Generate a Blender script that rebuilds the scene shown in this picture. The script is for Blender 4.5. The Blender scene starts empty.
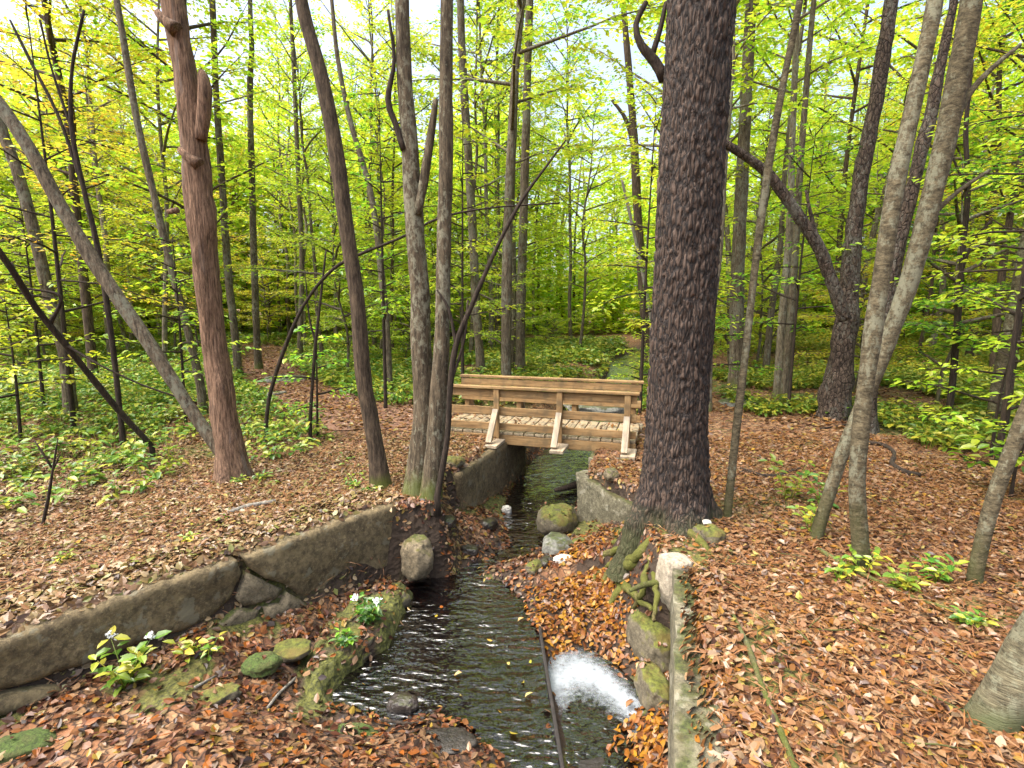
import bpy, math, random
import numpy as np
from mathutils import Vector, noise as mnoise

# ------------------------------------------------------------------ camera, sky, sun, exposure
sc = bpy.context.scene
COL = sc.collection
F = 520.0; PITCH = math.radians(8.1); CH = 1.7
cam_d = bpy.data.cameras.new('camera'); cam = bpy.data.objects.new('camera', cam_d); COL.objects.link(cam)
cam_d.sensor_width = 36; cam_d.lens = F/1024*36; cam_d.clip_start = .05; cam_d.clip_end = 1500
cam.location = (0, 0, CH); cam.rotation_euler = (math.pi/2-PITCH, 0, 0)
sc.camera = cam
SUN_EL, SUN_AZ = math.radians(62), math.radians(-110)   # azimuth measured from +Y (ahead) towards +X
w = bpy.data.worlds.new('World'); sc.world = w; w.use_nodes = True
nt = w.node_tree; nt.nodes.clear()
sky = nt.nodes.new('ShaderNodeTexSky'); sky.sky_type = 'NISHITA'; sky.sun_disc = False
sky.sun_elevation = SUN_EL; sky.sun_rotation = SUN_AZ; sky.dust_density = 7; sky.air_density = 1.0; sky.ozone_density = 1.0
hsv = nt.nodes.new('ShaderNodeHueSaturation'); hsv.inputs['Saturation'].default_value = .8
bg = nt.nodes.new('ShaderNodeBackground'); bg.inputs['Strength'].default_value = .145
wo = nt.nodes.new('ShaderNodeOutputWorld')
nt.links.new(sky.outputs[0], hsv.inputs['Color']); nt.links.new(hsv.outputs[0], bg.inputs[0]); nt.links.new(bg.outputs[0], wo.inputs[0])
sl = bpy.data.lights.new('sun', 'SUN'); sl.energy = 1.5; sl.angle = math.radians(60); sl.color = (1, .95, .86)
so = bpy.data.objects.new('sun', sl); COL.objects.link(so); so.location = (0, 0, 30)
d = Vector((math.sin(SUN_AZ)*math.cos(SUN_EL), math.cos(SUN_AZ)*math.cos(SUN_EL), math.sin(SUN_EL)))
so.rotation_euler = d.to_track_quat('Z', 'Y').to_euler()
sc.view_settings.view_transform = 'Standard'; sc.view_settings.look = 'None'; sc.view_settings.gamma = 1
sc.view_settings.exposure = 1.86
sc.view_settings.use_curve_mapping = False
sc.render.engine = 'CYCLES'
sc.cycles.max_bounces = 10; sc.cycles.diffuse_bounces = 8; sc.cycles.transmission_bounces = 8; sc.cycles.transparent_max_bounces = 8
sc.cycles.use_denoising = True
sc.cycles.caustics_reflective = False; sc.cycles.caustics_refractive = False

# ------------------------------------------------------------------ measuring the place from the lens
CS, SN = math.cos(PITCH), math.sin(PITCH)
def ray(px, py):
    a = (px-512)/F; b = (384-py)/F
    return a, CS+b*SN, -SN+b*CS
def P(px, py, Y):
    a, y, z = ray(px, py); k = Y/y
    return np.array([a*k, Y, CH+z*k])
def G(px, py, z=0.0):
    a, y, zz = ray(px, py); k = (z-CH)/zz
    return np.array([a*k, y*k, z])
def proj(p):
    x, y, z = p[0], p[1], p[2]-CH
    dp = y*CS - z*SN; up = y*SN + z*CS
    return 512+F*x/dp, 384-F*up/dp

# ------------------------------------------------------------------ noise and mesh helpers
def _h(ix, iy, iz, s):
    n = (ix*374761393 + iy*668265263 + iz*2147483647*3 + s*144665) & 0x7fffffff
    n = ((n ^ (n >> 13))*1274126177) & 0x7fffffff
    n = n ^ (n >> 16)
    return (n & 0xffff)/65535.0
def vn3(x, y, z, s=0):
    x = np.asarray(x, float); y = np.asarray(y, float); z = np.asarray(z, float)+x*0
    ix, iy, iz = np.floor(x).astype(np.int64), np.floor(y).astype(np.int64), np.floor(z).astype(np.int64)
    fx, fy, fz = x-ix, y-iy, z-iz
    fx = fx*fx*(3-2*fx); fy = fy*fy*(3-2*fy); fz = fz*fz*(3-2*fz)
    r = 0
    for dx in (0, 1):
        for dy in (0, 1):
            for dz in (0, 1):
                r = r + _h(ix+dx, iy+dy, iz+dz, s)*(fx if dx else 1-fx)*(fy if dy else 1-fy)*(fz if dz else 1-fz)
    return r*2-1
def fbm(x, y, z=0.0, o=3, s=0):
    r = 0; a = 1.0; f = 1.0
    for i in range(o):
        r = r + a*vn3(x*f, y*f, np.asarray(z)*f, s+i); a *= .5; f *= 2.03
    return r
def mesh(name, V, F3=None, F4=None, smooth=True):
    me = bpy.data.meshes.new(name)
    V = np.asarray(V, np.float32).reshape(-1, 3)
    F3 = np.zeros((0, 3), int) if F3 is None else np.asarray(F3, int).reshape(-1, 3)
    F4 = np.zeros((0, 4), int) if F4 is None else np.asarray(F4, int).reshape(-1, 4)
    me.vertices.add(len(V)); me.vertices.foreach_set('co', V.ravel())
    nl = len(F3)*3+len(F4)*4
    me.loops.add(nl); me.loops.foreach_set('vertex_index', np.concatenate([F3.ravel(), F4.ravel()]).astype(np.int32))
    me.polygons.add(len(F3)+len(F4))
    st = np.concatenate([np.arange(len(F3))*3, len(F3)*3+np.arange(len(F4))*4]).astype(np.int32)
    me.polygons.foreach_set('loop_start', st)
    me.polygons.foreach_set('use_smooth', np.full(len(F3)+len(F4), smooth, dtype=bool))
    me.update(calc_edges=True); me.validate()
    return me
def link(name, me, mat=None, parent=None, label=None, cat=None, group=None, kind=None, loc=None):
    o = bpy.data.objects.new(name, me); COL.objects.link(o)
    if me is not None and mat is not None and not me.materials: me.materials.append(mat)
    if parent is not None: o.parent = parent
    if loc is not None: o.location = loc
    tag(o, label, cat, group, kind)
    return o
def tag(o, label=None, cat=None, group=None, kind=None):
    if label: o['label'] = label
    if cat: o['category'] = cat
    if group: o['group'] = group
    if kind: o['kind'] = kind
    return o
class Acc:
    """collects triangles and quads into one mesh"""
    def __init__(s): s.V = []; s.T = []; s.Q = []; s.n = 0
    def add(s, V, T=None, Q=None):
        V = np.asarray(V, float).reshape(-1, 3)
        if T is not None and len(T): s.T.append(np.asarray(T, int)+s.n)
        if Q is not None and len(Q): s.Q.append(np.asarray(Q, int)+s.n)
        s.V.append(V); s.n += len(V)
    def me(s, name, smooth=True, off=None):
        V = np.concatenate(s.V)
        if off is not None: V = V-np.asarray(off)
        return mesh(name, V, np.concatenate(s.T) if s.T else None, np.concatenate(s.Q) if s.Q else None, smooth)
def smooth_path(P_, R_, step):
    """catmull-rom through points with radii, about `step` metres apart"""
    P_ = np.asarray(P_, float); R_ = np.asarray(R_, float)
    if len(P_) < 3:
        n = max(2, int(np.linalg.norm(P_[-1]-P_[0])/step)+1); t = np.linspace(0, 1, n)[:, None]
        return P_[0]+(P_[-1]-P_[0])*t, R_[0]+(R_[-1]-R_[0])*t[:, 0]
    A = np.vstack([2*P_[0]-P_[1], P_, 2*P_[-1]-P_[-2]]); out = []; ro = []
    for i in range(len(P_)-1):
        p0, p1, p2, p3 = A[i:i+4]; n = max(1, int(np.linalg.norm(p2-p1)/step))
        for k in range(n):
            t = k/n
            out.append(.5*(2*p1+(p2-p0)*t+(2*p0-5*p1+4*p2-p3)*t*t+(3*p1-p0-3*p2+p3)*t**3)); ro.append(R_[i]+(R_[i+1]-R_[i])*t)
    out.append(P_[-1]); ro.append(R_[-1])
    return np.array(out), np.array(ro)
def tube(acc, C, R, seg=10, rough=0., freq=6., seed=0, flare=0., cap=True):
    C = np.asarray(C, float); R = np.asarray(R, float); n = len(C)
    T = np.gradient(C, axis=0); T /= np.linalg.norm(T, axis=1)[:, None]+1e-9
    u = np.cross(T[0], [0, 1, 0]) if abs(T[0][1]) < .9 else np.cross(T[0], [1, 0, 0])
    u /= np.linalg.norm(u); U = np.zeros_like(C)
    for i in range(n):
        u = u-T[i]*np.dot(u, T[i]); u /= np.linalg.norm(u); U[i] = u
    W = np.cross(T, U)
    a = np.linspace(0, 2*math.pi, seg, endpoint=False)
    ca, sa = np.cos(a), np.sin(a)
    D = U[:, None, :]*ca[None, :, None]+W[:, None, :]*sa[None, :, None]
    rad = np.repeat(R[:, None], seg, 1)
    if flare:
        s = np.concatenate([[0], np.cumsum(np.linalg.norm(np.diff(C, axis=0), axis=1))])
        lob = .5+.5*np.sin(a*5+seed*1.7)*np.sin(a*2+seed)
        rad = rad*(1+flare*np.exp(-s/(R[0]*2.2+.03))[:, None]*(.45+lob[None, :]))
    if rough:
        Q = C[:, None, :]+D*rad[..., None]
        nz = fbm(Q[..., 0]*freq, Q[..., 1]*freq, Q[..., 2]*freq*.35, 3, seed)
        rad = rad*(1+rough*nz)
    V = (C[:, None, :]+D*rad[..., None]).reshape(-1, 3)
    i = np.arange(n-1)[:, None]*seg; j = np.arange(seg)[None, :]; j2 = (j+1) % seg
    Q4 = np.stack([i+j, i+j2, i+seg+j2, i+seg+j], -1).reshape(-1, 4)
    Tt = None
    if cap:
        V = np.vstack([V, C[0], C[-1]]); k = n*seg
        j = np.arange(seg); j2 = (j+1) % seg
        Tt = np.vstack([np.stack([j2, j, np.full(seg, k)], -1), np.stack([(n-1)*seg+j, (n-1)*seg+j2, np.full(seg, k+1)], -1)])
    acc.add(V, Tt, Q4)
LEAF6 = np.array([[0, 0, 0], [.33, .5, .10], [.33, -.5, .10], [.72, .36, .03], [.72, -.36, .03], [1, 0, -.10], [.33, 0, 0], [.72, 0, -.03]])
L6T = np.array([[0, 2, 6], [0, 6, 1], [7, 4, 5], [7, 5, 3]]); L6Q = np.array([[6, 2, 4, 7], [1, 6, 7, 3]])
LEAF4 = np.array([[0, 0, 0], [.45, -.5, .05], [1, 0, -.04], [.45, .5, .05]]); L4Q = np.array([[0, 1, 2, 3]])
def leaves(acc, pos, head, nor, L, W, fine=False, curl=None):
    pos = np.asarray(pos, float); n = len(pos)
    head = head/(np.linalg.norm(head, axis=1)[:, None]+1e-9)
    s = np.cross(nor, head); s /= np.linalg.norm(s, axis=1)[:, None]+1e-9
    nn = np.cross(head, s)
    T = LEAF6 if fine else LEAF4
    cz = np.ones(n) if curl is None else curl
    V = pos[:, None]+head[:, None]*(T[None, :, 0, None]*L[:, None, None])+s[:, None]*(T[None, :, 1, None]*W[:, None, None])+nn[:, None]*(T[None, :, 2, None]*(L*cz)[:, None, None])
    k = len(T); base = (np.arange(n)*k)[:, None, None]
    if fine: acc.add(V, (base+L6T[None]).reshape(-1, 3), (base+L6Q[None]).reshape(-1, 4))
    else: acc.add(V, None, (base+L4Q[None]).reshape(-1, 4))
def block(acc, bot, top, res=.08, amp=.01, freq=4., seed=0, amp2=0., chip=0.):
    """eight-corner block with gridded faces and rough surface; corners ccw seen from above"""
    bot = np.asarray(bot, float); top = np.asarray(top, float)
    nx = max(1, int(np.linalg.norm(bot[1]-bot[0])/res)); ny = max(1, int(np.linalg.norm(bot[3]-bot[0])/res)); nz = max(1, int(np.linalg.norm(top[0]-bot[0])/res))
    idx = {}; V = []; Q = []
    def v(i, j, k):
        if (i, j, k) not in idx:
            idx[i, j, k] = len(V); s, t, r = i/nx, j/ny, k/nz
            b = (bot[0]*(1-s)+bot[1]*s)*(1-t)+(bot[3]*(1-s)+bot[2]*s)*t
            q = (top[0]*(1-s)+top[1]*s)*(1-t)+(top[3]*(1-s)+top[2]*s)*t
            V.append(b*(1-r)+q*r)
        return idx[i, j, k]
    for i in range(nx):
        for j in range(ny):
            Q.append((v(i, j, 0), v(i, j+1, 0), v(i+1, j+1, 0), v(i+1, j, 0)))
            Q.append((v(i, j, nz), v(i+1, j, nz), v(i+1, j+1, nz), v(i, j+1, nz)))
    for i in range(nx):
        for k in range(nz):
            Q.append((v(i, 0, k), v(i+1, 0, k), v(i+1, 0, k+1), v(i, 0, k+1)))
            Q.append((v(i, ny, k), v(i, ny, k+1), v(i+1, ny, k+1), v(i+1, ny, k)))
    for j in range(ny):
        for k in range(nz):
            Q.append((v(0, j, k), v(0, j, k+1), v(0, j+1, k+1), v(0, j+1, k)))
            Q.append((v(nx, j, k), v(nx, j+1, k), v(nx, j+1, k+1), v(nx, j, k+1)))
    V = np.array(V); A = np.stack([fbm(V[:, 0]*freq+a*7.7, V[:, 1]*freq+a*3.1, V[:, 2]*freq, 3, seed+a*11) for a in range(3)], 1)
    V = V+A*amp
    if amp2:
        A = np.stack([fbm(V[:, 0]*freq*4, V[:, 1]*freq*4+a*3.1, V[:, 2]*freq*4, 3, seed+a*5) for a in range(3)], 1); V = V+A*amp2
    acc.add(V, None, Q)
def box(acc, c, ax, ay, az, bev=.006):
    """oriented bevelled box: centre and three half-extent vectors"""
    c = np.asarray(c, float); ax, ay, az = map(lambda q: np.asarray(q, float), (ax, ay, az))
    la, lb, lc = np.linalg.norm(ax), np.linalg.norm(ay), np.linalg.norm(az); b = min(bev, la*.4, lb*.4, lc*.4)
    V = []; idx = {}
    for sx in (-1, 1):
        for sy in (-1, 1):
            for sz in (-1, 1):
                for m in range(3):
                    f = [1, 1, 1]
                    for q, L in enumerate((la, lb, lc)):
                        if q != m: f[q] = 1-b/L
                    idx[sx, sy, sz, m] = len(V); V.append(c+ax*sx*f[0]+ay*sy*f[1]+az*sz*f[2])
    Q = []; T = []
    for m, (p, q) in enumerate(((1, 2), (2, 0), (0, 1))):
        for s in (-1, 1):
            def key(a_, b_):
                k = [0, 0, 0]; k[m] = s; k[p] = a_; k[q] = b_; return idx[k[0], k[1], k[2], m]
            f = [key(-1, -1), key(1, -1), key(1, 1), key(-1, 1)]
            Q.append(f if s > 0 else f[::-1])
    for e in range(3):                      # edges along axis e
        p, q = (e+1) % 3, (e+2) % 3
        for sp in (-1, 1):
            for sq in (-1, 1):
                def key(t, m):
                    k = [0, 0, 0]; k[e] = t; k[p] = sp; k[q] = sq; return idx[k[0], k[1], k[2], m]
                f = [key(-1, p), key(1, p), key(1, q), key(-1, q)]
                Q.append(f if sp*sq < 0 else f[::-1])
    for sx in (-1, 1):
        for sy in (-1, 1):
            for sz in (-1, 1):
                f = [idx[sx, sy, sz, m] for m in range(3)]; T.append(f if sx*sy*sz > 0 else f[::-1])
    acc.add(V, T, Q)

# ------------------------------------------------------------------ materials
def new_mat(name):
    m = bpy.data.materials.new(name); m.use_nodes = True; t = m.node_tree
    b = t.nodes.get('Principled BSDF'); return m, t, b
def N(t, typ, **kw):
    n = t.nodes.new(typ)
    for k, v in kw.items():
        if k.startswith('i_'): n.inputs[k[2:].replace('_', ' ')].default_value = v
        else: setattr(n, k, v)
    return n
def ramp(t, stops, interp='LINEAR'):
    r = t.nodes.new('ShaderNodeValToRGB'); r.color_ramp.interpolation = interp
    e = r.color_ramp.elements
    while len(e) > 1: e.remove(e[-1])
    e[0].position = stops[0][0]; e[0].color = (*stops[0][1], 1)
    for p, c in stops[1:]:
        x = e.new(p); x.color = (*c, 1)
    return r
def mapped(t, scale, kind='Object'):
    tc = N(t, 'ShaderNodeTexCoord'); mp = N(t, 'ShaderNodeMapping'); mp.inputs['Scale'].default_value = scale
    t.links.new(tc.outputs[kind], mp.inputs[0]); return mp.outputs[0]
def noise(t, vec, scale, detail=6, rough=.6):
    n = N(t, 'ShaderNodeTexNoise'); n.inputs['Scale'].default_value = scale; n.inputs['Detail'].default_value = detail; n.inputs['Roughness'].default_value = rough
    t.links.new(vec, n.inputs['Vector']); return n.outputs['Fac']
def mixc(t, fac, a, b):
    m = N(t, 'ShaderNodeMix', data_type='RGBA')
    if isinstance(fac, float): m.inputs[0].default_value = fac
    else: t.links.new(fac, m.inputs[0])
    for s, v in ((6, a), (7, b)):
        if isinstance(v, tuple): m.inputs[s].default_value = (*v, 1)
        else: t.links.new(v, m.inputs[s])
    return m.outputs[2]
def mth(t, op, a, b=None, c=None):
    m = N(t, 'ShaderNodeMath', operation=op)
    for i, v in enumerate((a, b, c)):
        if v is None: continue
        if isinstance(v, (int, float)): m.inputs[i].default_value = v
        else: t.links.new(v, m.inputs[i])
    return m.outputs[0]
def maprange(t, v, a, b, c=0., d=1.):
    m = N(t, 'ShaderNodeMapRange'); t.links.new(v, m.inputs[0])
    for i, x in enumerate((a, b, c, d)): m.inputs[i+1].default_value = x
    return m.outputs[0]
def bump(t, b, h, strength=.5, dist=.02):
    n = N(t, 'ShaderNodeBump'); n.inputs['Strength'].default_value = strength; n.inputs['Distance'].default_value = dist
    t.links.new(h, n.inputs['Height']); t.links.new(n.outputs[0], b.inputs['Normal'])

def K(c, g): return tuple(x*g for x in c)
def bark(name, dark, light, stretch=(9, 9, 1.6), lichen=None, lic_amt=.5, moss=None, moss_h=.5, bs=.7, bd=.02, strip=None, crack=.25):
    dark = K(dark, .6); light = K(light, .68); lichen = K(lichen, .6) if lichen else None; moss = K(moss, .7) if moss else None; strip = K(strip, .7) if strip else None
    m, t, b = new_mat(name)
    v = mapped(t, stretch); f = noise(t, v, 3.6, 10, .8)
    vo = N(t, 'ShaderNodeTexVoronoi', feature='DISTANCE_TO_EDGE'); vo.inputs['Scale'].default_value = 2.9; t.links.new(v, vo.inputs['Vector'])
    r = ramp(t, [(.36, tuple(x*.7 for x in dark)), (.5, tuple((a+c)/2 for a, c in zip(dark, light))), (.62, tuple(x*1.15 for x in light))]); t.links.new(f, r.inputs[0])
    c = mixc(t, maprange(t, vo.outputs[0], .0, .09, crack, 0), r.outputs[0], tuple(x*.5 for x in dark))
    v2 = mapped(t, (1, 1, .6))
    if lichen:
        q = noise(t, v2, 22, 6, .75); q2 = noise(t, v2, 2.3, 3, .5)
        c = mixc(t, maprange(t, mth(t, 'ADD', mth(t, 'MULTIPLY', q, .7), mth(t, 'MULTIPLY', q2, .5)), .62-.1*lic_amt, .70-.1*lic_amt, 0, .8), c, lichen)
    if moss:
        q = noise(t, v2, 6, 5, .6); s = N(t, 'ShaderNodeSeparateXYZ'); tc = N(t, 'ShaderNodeTexCoord'); t.links.new(tc.outputs['Object'], s.inputs[0])
        hgt = maprange(t, s.outputs[2], 0, moss_h, 1, 0)
        c = mixc(t, maprange(t, mth(t, 'MULTIPLY', hgt, mth(t, 'ADD', mth(t, 'MULTIPLY', q, 1.6), .05)), .42, .8, 0, .75), c, moss)
    if strip:
        q = noise(t, mapped(t, (7, 7, .7)), 1.2, 4, .6); c = mixc(t, maprange(t, q, .60, .72, 0, .9), c, strip)
    t.links.new(c, b.inputs['Base Color']); b.inputs['Roughness'].default_value = .9; b.inputs['Specular IOR Level'].default_value = .25
    h = mth(t, 'ADD', f, mth(t, 'MULTIPLY', mth(t, 'MINIMUM', vo.outputs[0], .12), 5.*crack))
    bump(t, b, h, bs, bd)
    return m
def leafmat(name, cols, trans=.62, gloss=.05, hue=.02, val=.35):
    if 'fallen' in name: cols = [K(c, .52) for c in cols]
    m, t, b = new_mat(name); t.nodes.remove(b); out = t.nodes['Material Output']
    g = N(t, 'ShaderNodeNewGeometry'); r = ramp(t, [(i/max(1, len(cols)-1), c) for i, c in enumerate(cols)]); t.links.new(g.outputs['Random Per Island'], r.inputs[0])
    oi = N(t, 'ShaderNodeObjectInfo'); h = N(t, 'ShaderNodeHueSaturation'); t.links.new(r.outputs[0], h.inputs['Color'])
    t.links.new(maprange(t, oi.outputs['Random'], 0, 1, .5-hue, .5+hue), h.inputs['Hue'])
    t.links.new(maprange(t, mth(t, 'FRACT', mth(t, 'MULTIPLY', oi.outputs['Random'], 17.3)), 0, 1, 1-val*.6, 1+val*.6), h.inputs['Value'])
    df = N(t, 'ShaderNodeBsdfDiffuse'); tr = N(t, 'ShaderNodeBsdfTranslucent'); gl = N(t, 'ShaderNodeBsdfGlossy'); gl.inputs['Roughness'].default_value = .38
    t.links.new(h.outputs[0], df.inputs[0]); t.links.new(h.outputs[0], tr.inputs[0])
    a = N(t, 'ShaderNodeMixShader'); a.inputs[0].default_value = trans; t.links.new(df.outputs[0], a.inputs[1]); t.links.new(tr.outputs[0], a.inputs[2])
    c = N(t, 'ShaderNodeMixShader'); c.inputs[0].default_value = gloss; t.links.new(a.outputs[0], c.inputs[1]); t.links.new(gl.outputs[0], c.inputs[2])
    t.links.new(c.outputs[0], out.inputs[0]); return m
def rockmat(name, c1, c2, moss=None, amt=.5, scale=5., spots=None, wet=False, bs=.6, bd=.015):
    c1 = K(c1, .78); c2 = K(c2, .82); moss = K(moss, .66) if moss else None; spots = K(spots, .62) if spots else None
    m, t, b = new_mat(name)
    v = mapped(t, (1, 1, 1)); f = noise(t, v, scale, 9, .7); f2 = noise(t, v, scale*5, 6, .7)
    r = ramp(t, [(.3, c1), (.7, c2)]); t.links.new(f, r.inputs[0]); c = r.outputs[0]
    c = mixc(t, maprange(t, f2, .42, .62, 0, .7), c, tuple(x*.4 for x in c1)); c = mixc(t, maprange(t, noise(t, v, scale*12, 6, .8), .5, .68, 0, .6), c, tuple(min(.7, x*1.35) for x in c2))
    if spots: c = mixc(t, maprange(t, noise(t, v, scale*2.2, 5, .6), .58, .62, 0, .85), c, spots)
    if moss:
        g = N(t, 'ShaderNodeNewGeometry'); s = N(t, 'ShaderNodeSeparateXYZ'); t.links.new(g.outputs['Normal'], s.inputs[0])
        q = mth(t, 'ADD', mth(t, 'MULTIPLY', s.outputs[2], .35), noise(t, v, scale*.8, 5, .65))
        mc = mixc(t, maprange(t, noise(t, v, scale*9, 5, .7), .35, .65), tuple(x*.3 for x in moss), tuple(x*1.25 for x in moss)); mc = mixc(t, maprange(t, noise(t, v, scale*1.7, 4, .6), .45, .65, 0, .7), mc, (moss[0]*1.1, moss[1]*.62, moss[2]*1.2))
        c = mixc(t, maprange(t, q, .95-amt*.6, 1.07-amt*.6, 0, .95), c, mc)
    t.links.new(c, b.inputs['Base Color']); b.inputs['Roughness'].default_value = .28 if wet else .88
    bump(t, b, mth(t, 'ADD', f, mth(t, 'ADD', mth(t, 'MULTIPLY', f2, .5), mth(t, 'MULTIPLY', noise(t, v, scale*14, 4, .7), .35))), min(1, bs*1.4), bd)
    return m
MOSS = (.11, .135, .018)
M = {}
M['bark_grey'] = bark('bark grey brown', (.045, .034, .022), (.24, .19, .13), lichen=(.27, .27, .2), lic_amt=.2, moss=MOSS)
M['bark_light'] = bark('bark pale brown', (.10, .08, .055), (.36, .30, .21), lichen=(.42, .42, .33), lic_amt=.2, moss=MOSS)
M['bark_dark'] = bark('bark dark', (.03, .021, .014), (.16, .115, .075), moss=MOSS, moss_h=.35)
M['bark_lichen'] = bark('bark with lichen', (.04, .03, .018), (.20, .155, .10), lichen=(.36, .35, .25), lic_amt=.15, moss=MOSS, moss_h=.6)
M['bark_smooth'] = bark('bark smooth olive', (.045, .036, .02), (.20, .165, .10), stretch=(5, 5, 11), lichen=(.30, .30, .21), lic_amt=.15, moss=(.08, .085, .025), moss_h=.9, bs=.7, bd=.012)
M['bark_birch'] = bark('bark peeling bands', (.05, .042, .025), (.27, .24, .15), stretch=(3, 3, 22), lichen=(.32, .32, .22), lic_amt=.4, moss=(.08, .10, .03), moss_h=.25, bs=.9, bd=.015)
M['bark_flaky'] = bark('bark flaky dark', (.02, .014, .011), (.20, .145, .11), stretch=(7, 7, 3), lichen=(.25, .24, .2), lic_amt=.1, bs=1., bd=.05, crack=.75)
M['snag'] = bark('weathered dead wood', (.06, .032, .02), (.50, .31, .20), stretch=(16, 16, 1.3), strip=(.36, .29, .25), bs=1., bd=.03)
M['dead'] = bark('dead branch', (.02, .014, .01), (.085, .062, .045), stretch=(14, 14, 2))
M['pale'] = bark('bleached dead trunk', (.22, .2, .17), (.42, .39, .33), stretch=(9, 9, 1))
M['root'] = bark('mossy root', (.05, .035, .02), (.24, .17, .10), stretch=(9, 9, 9), moss=(.13, .15, .02), moss_h=.45)
G1 = (.17, .36, .02); G2 = (.36, .53, .028); G3 = (.55, .64, .04); Y1 = (.62, .56, .05); O1 = (.68, .42, .05); DG = (.05, .15, .018)
M['leaf_green'] = leafmat('leaves green', [DG, G1, G1, G2, G3])
M['leaf_lime'] = leafmat('leaves yellow green', [G1, G2, G2, G3, G3, (.45, .42, .03)])
M['leaf_yellow'] = leafmat('leaves yellow', [G2, G3, Y1, Y1, (.62, .40, .03)])
M['leaf_orange'] = leafmat('leaves orange', [G3, Y1, O1, O1, (.6, .35, .04)])
M['leaf_dark'] = leafmat('leaves dark green', [(.015, .06, .012), DG, (.05, .12, .02), G1], trans=.4)
M['herb'] = leafmat('herb leaves', [(.05, .13, .015), (.09, .21, .02), (.16, .27, .025), (.28, .34, .03), (.36, .34, .04)], trans=.35)
M['herb_yellow'] = leafmat('herb leaves yellowing', [(.12, .22, .02), (.25, .3, .03), (.5, .42, .04)], trans=.35)
M['needles'] = leafmat('fallen needles', [(.26, .10, .035), (.40, .18, .07), (.52, .28, .13)], trans=.05, gloss=.03, val=0, hue=0)
M['petal'] = leafmat('white petals', [(.75, .78, .75), (.8, .8, .8)], trans=.2)
BR = [(.045, .018, .010), (.13, .05, .022), (.24, .10, .04), (.32, .145, .055), (.40, .20, .085), (.47, .28, .14), (.33, .12, .04), (.42, .23, .10), (.50, .34, .20), (.10, .04, .02)]
BL = [(.06, .028, .014), (.22, .11, .045), (.34, .19, .08), (.42, .27, .12), (.50, .36, .19), (.36, .22, .08), (.27, .29, .06), (.44, .27, .14), (.10, .05, .022), (.40, .20, .09)]
M['litter'] = leafmat('fallen leaves brown', BR+[(.48, .20, .03), (.46, .40, .10)], trans=.12, gloss=.05, val=.0, hue=0)
M['litter_tan'] = leafmat('fallen leaves tan', BL, trans=.12, gloss=.05, val=.0, hue=0)
M['litter_wet'] = leafmat('fallen leaves wet red brown', [(.02, .010, .007), (.07, .026, .015), (.14, .05, .028), (.24, .095, .042), (.34, .16, .07), (.42, .13, .02), (.09, .035, .018), (.46, .28, .15), (.03, .014, .01), (.45, .30, .05)], trans=.1, gloss=.04, val=.0, hue=0)
M['litter_orange'] = leafmat('fallen leaves amber in the water', [(.09, .03, .01), (.26, .085, .015), (.44, .18, .02), (.54, .28, .03), (.18, .055, .02), (.36, .13, .025), (.40, .22, .10)], trans=.1, gloss=.03, val=.0, hue=0)
M['litter_yellow'] = leafmat('fallen leaves yellow', [(.65, .48, .04), (.62, .33, .05), (.7, .6, .2), (.5, .13, .02), (.45, .48, .06)], trans=.15, gloss=.05, val=.0, hue=0)
M['concrete'] = rockmat('weathered concrete', (.075, .052, .024), (.27, .205, .105), moss=(.075, .085, .02), amt=.10, scale=3.2, spots=(.26, .23, .15), bs=.5, bd=.02)
M['concrete_moss'] = rockmat('mossy concrete', (.07, .065, .035), (.24, .215, .14), moss=(.08, .10, .018), amt=.34, scale=5., spots=(.36, .34, .25))
M['stone'] = rockmat('field stone', (.10, .078, .045), (.31, .25, .155), moss=MOSS, amt=.36, scale=6)
M['stone_grey'] = rockmat('grey boulder', (.14, .14, .12), (.33, .33, .28), moss=(.09, .12, .03), amt=.42, scale=5, spots=(.3, .32, .24))
M['stone_pale'] = rockmat('pale boulder', (.33, .28, .2), (.5, .44, .34), scale=5)
M['stone_white'] = rockmat('white stone', (.5, .47, .4), (.68, .66, .6), scale=6)
M['stone_moss'] = rockmat('moss covered rock', (.09, .075, .045), (.2, .17, .11), moss=(.15, .17, .02), amt=.58, scale=4)
M['stone_green'] = rockmat('bright moss rock', (.08, .09, .03), (.15, .15, .06), moss=(.09, .15, .02), amt=.85, scale=8, bd=.03)
M['stone_black'] = rockmat('wet black rock', (.012, .011, .01), (.05, .042, .034), scale=6, wet=True)
M['stone_wet'] = rockmat('wet dark rock', (.02, .015, .012), (.06, .045, .035), moss=(.05, .07, .01), amt=.3, scale=6, wet=True)

def woodmat(name, c1, c2, c3):
    c1, c2, c3 = K(c1, .6), K(c2, .78), K(c3, .82)
    m, t, b = new_mat(name); oi = N(t, 'ShaderNodeObjectInfo')
    tc = N(t, 'ShaderNodeTexCoord'); mp = N(t, 'ShaderNodeMapping'); mp.inputs['Scale'].default_value = (1.5, 22, 22)
    t.links.new(tc.outputs['Object'], mp.inputs[0]); t.links.new(mth(t, 'MULTIPLY', oi.outputs['Random'], 40.), mp.inputs['Location'])
    f = noise(t, mp.outputs[0], 1.6, 8, .65); r = ramp(t, [(.28, c1), (.5, c2), (.75, c3)]); t.links.new(f, r.inputs[0])
    k = noise(t, mapped(t, (1, 1, 1)), 7, 5, .6)
    c = mixc(t, maprange(t, k, .46, .66, 0, .7), r.outputs[0], (c2[0]*.42, c2[1]*.5, c2[2]*.62))
    t.links.new(c, b.inputs['Base Color']); b.inputs['Roughness'].default_value = .75; bump(t, b, f, .4, .006); return m
M['wood'] = woodmat('weathered pine timber', (.16, .085, .03), (.36, .215, .085), (.50, .34, .16))
M['wood_pale'] = woodmat('pale sawn timber', (.28, .20, .12), (.46, .36, .24), (.58, .48, .34))
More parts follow.
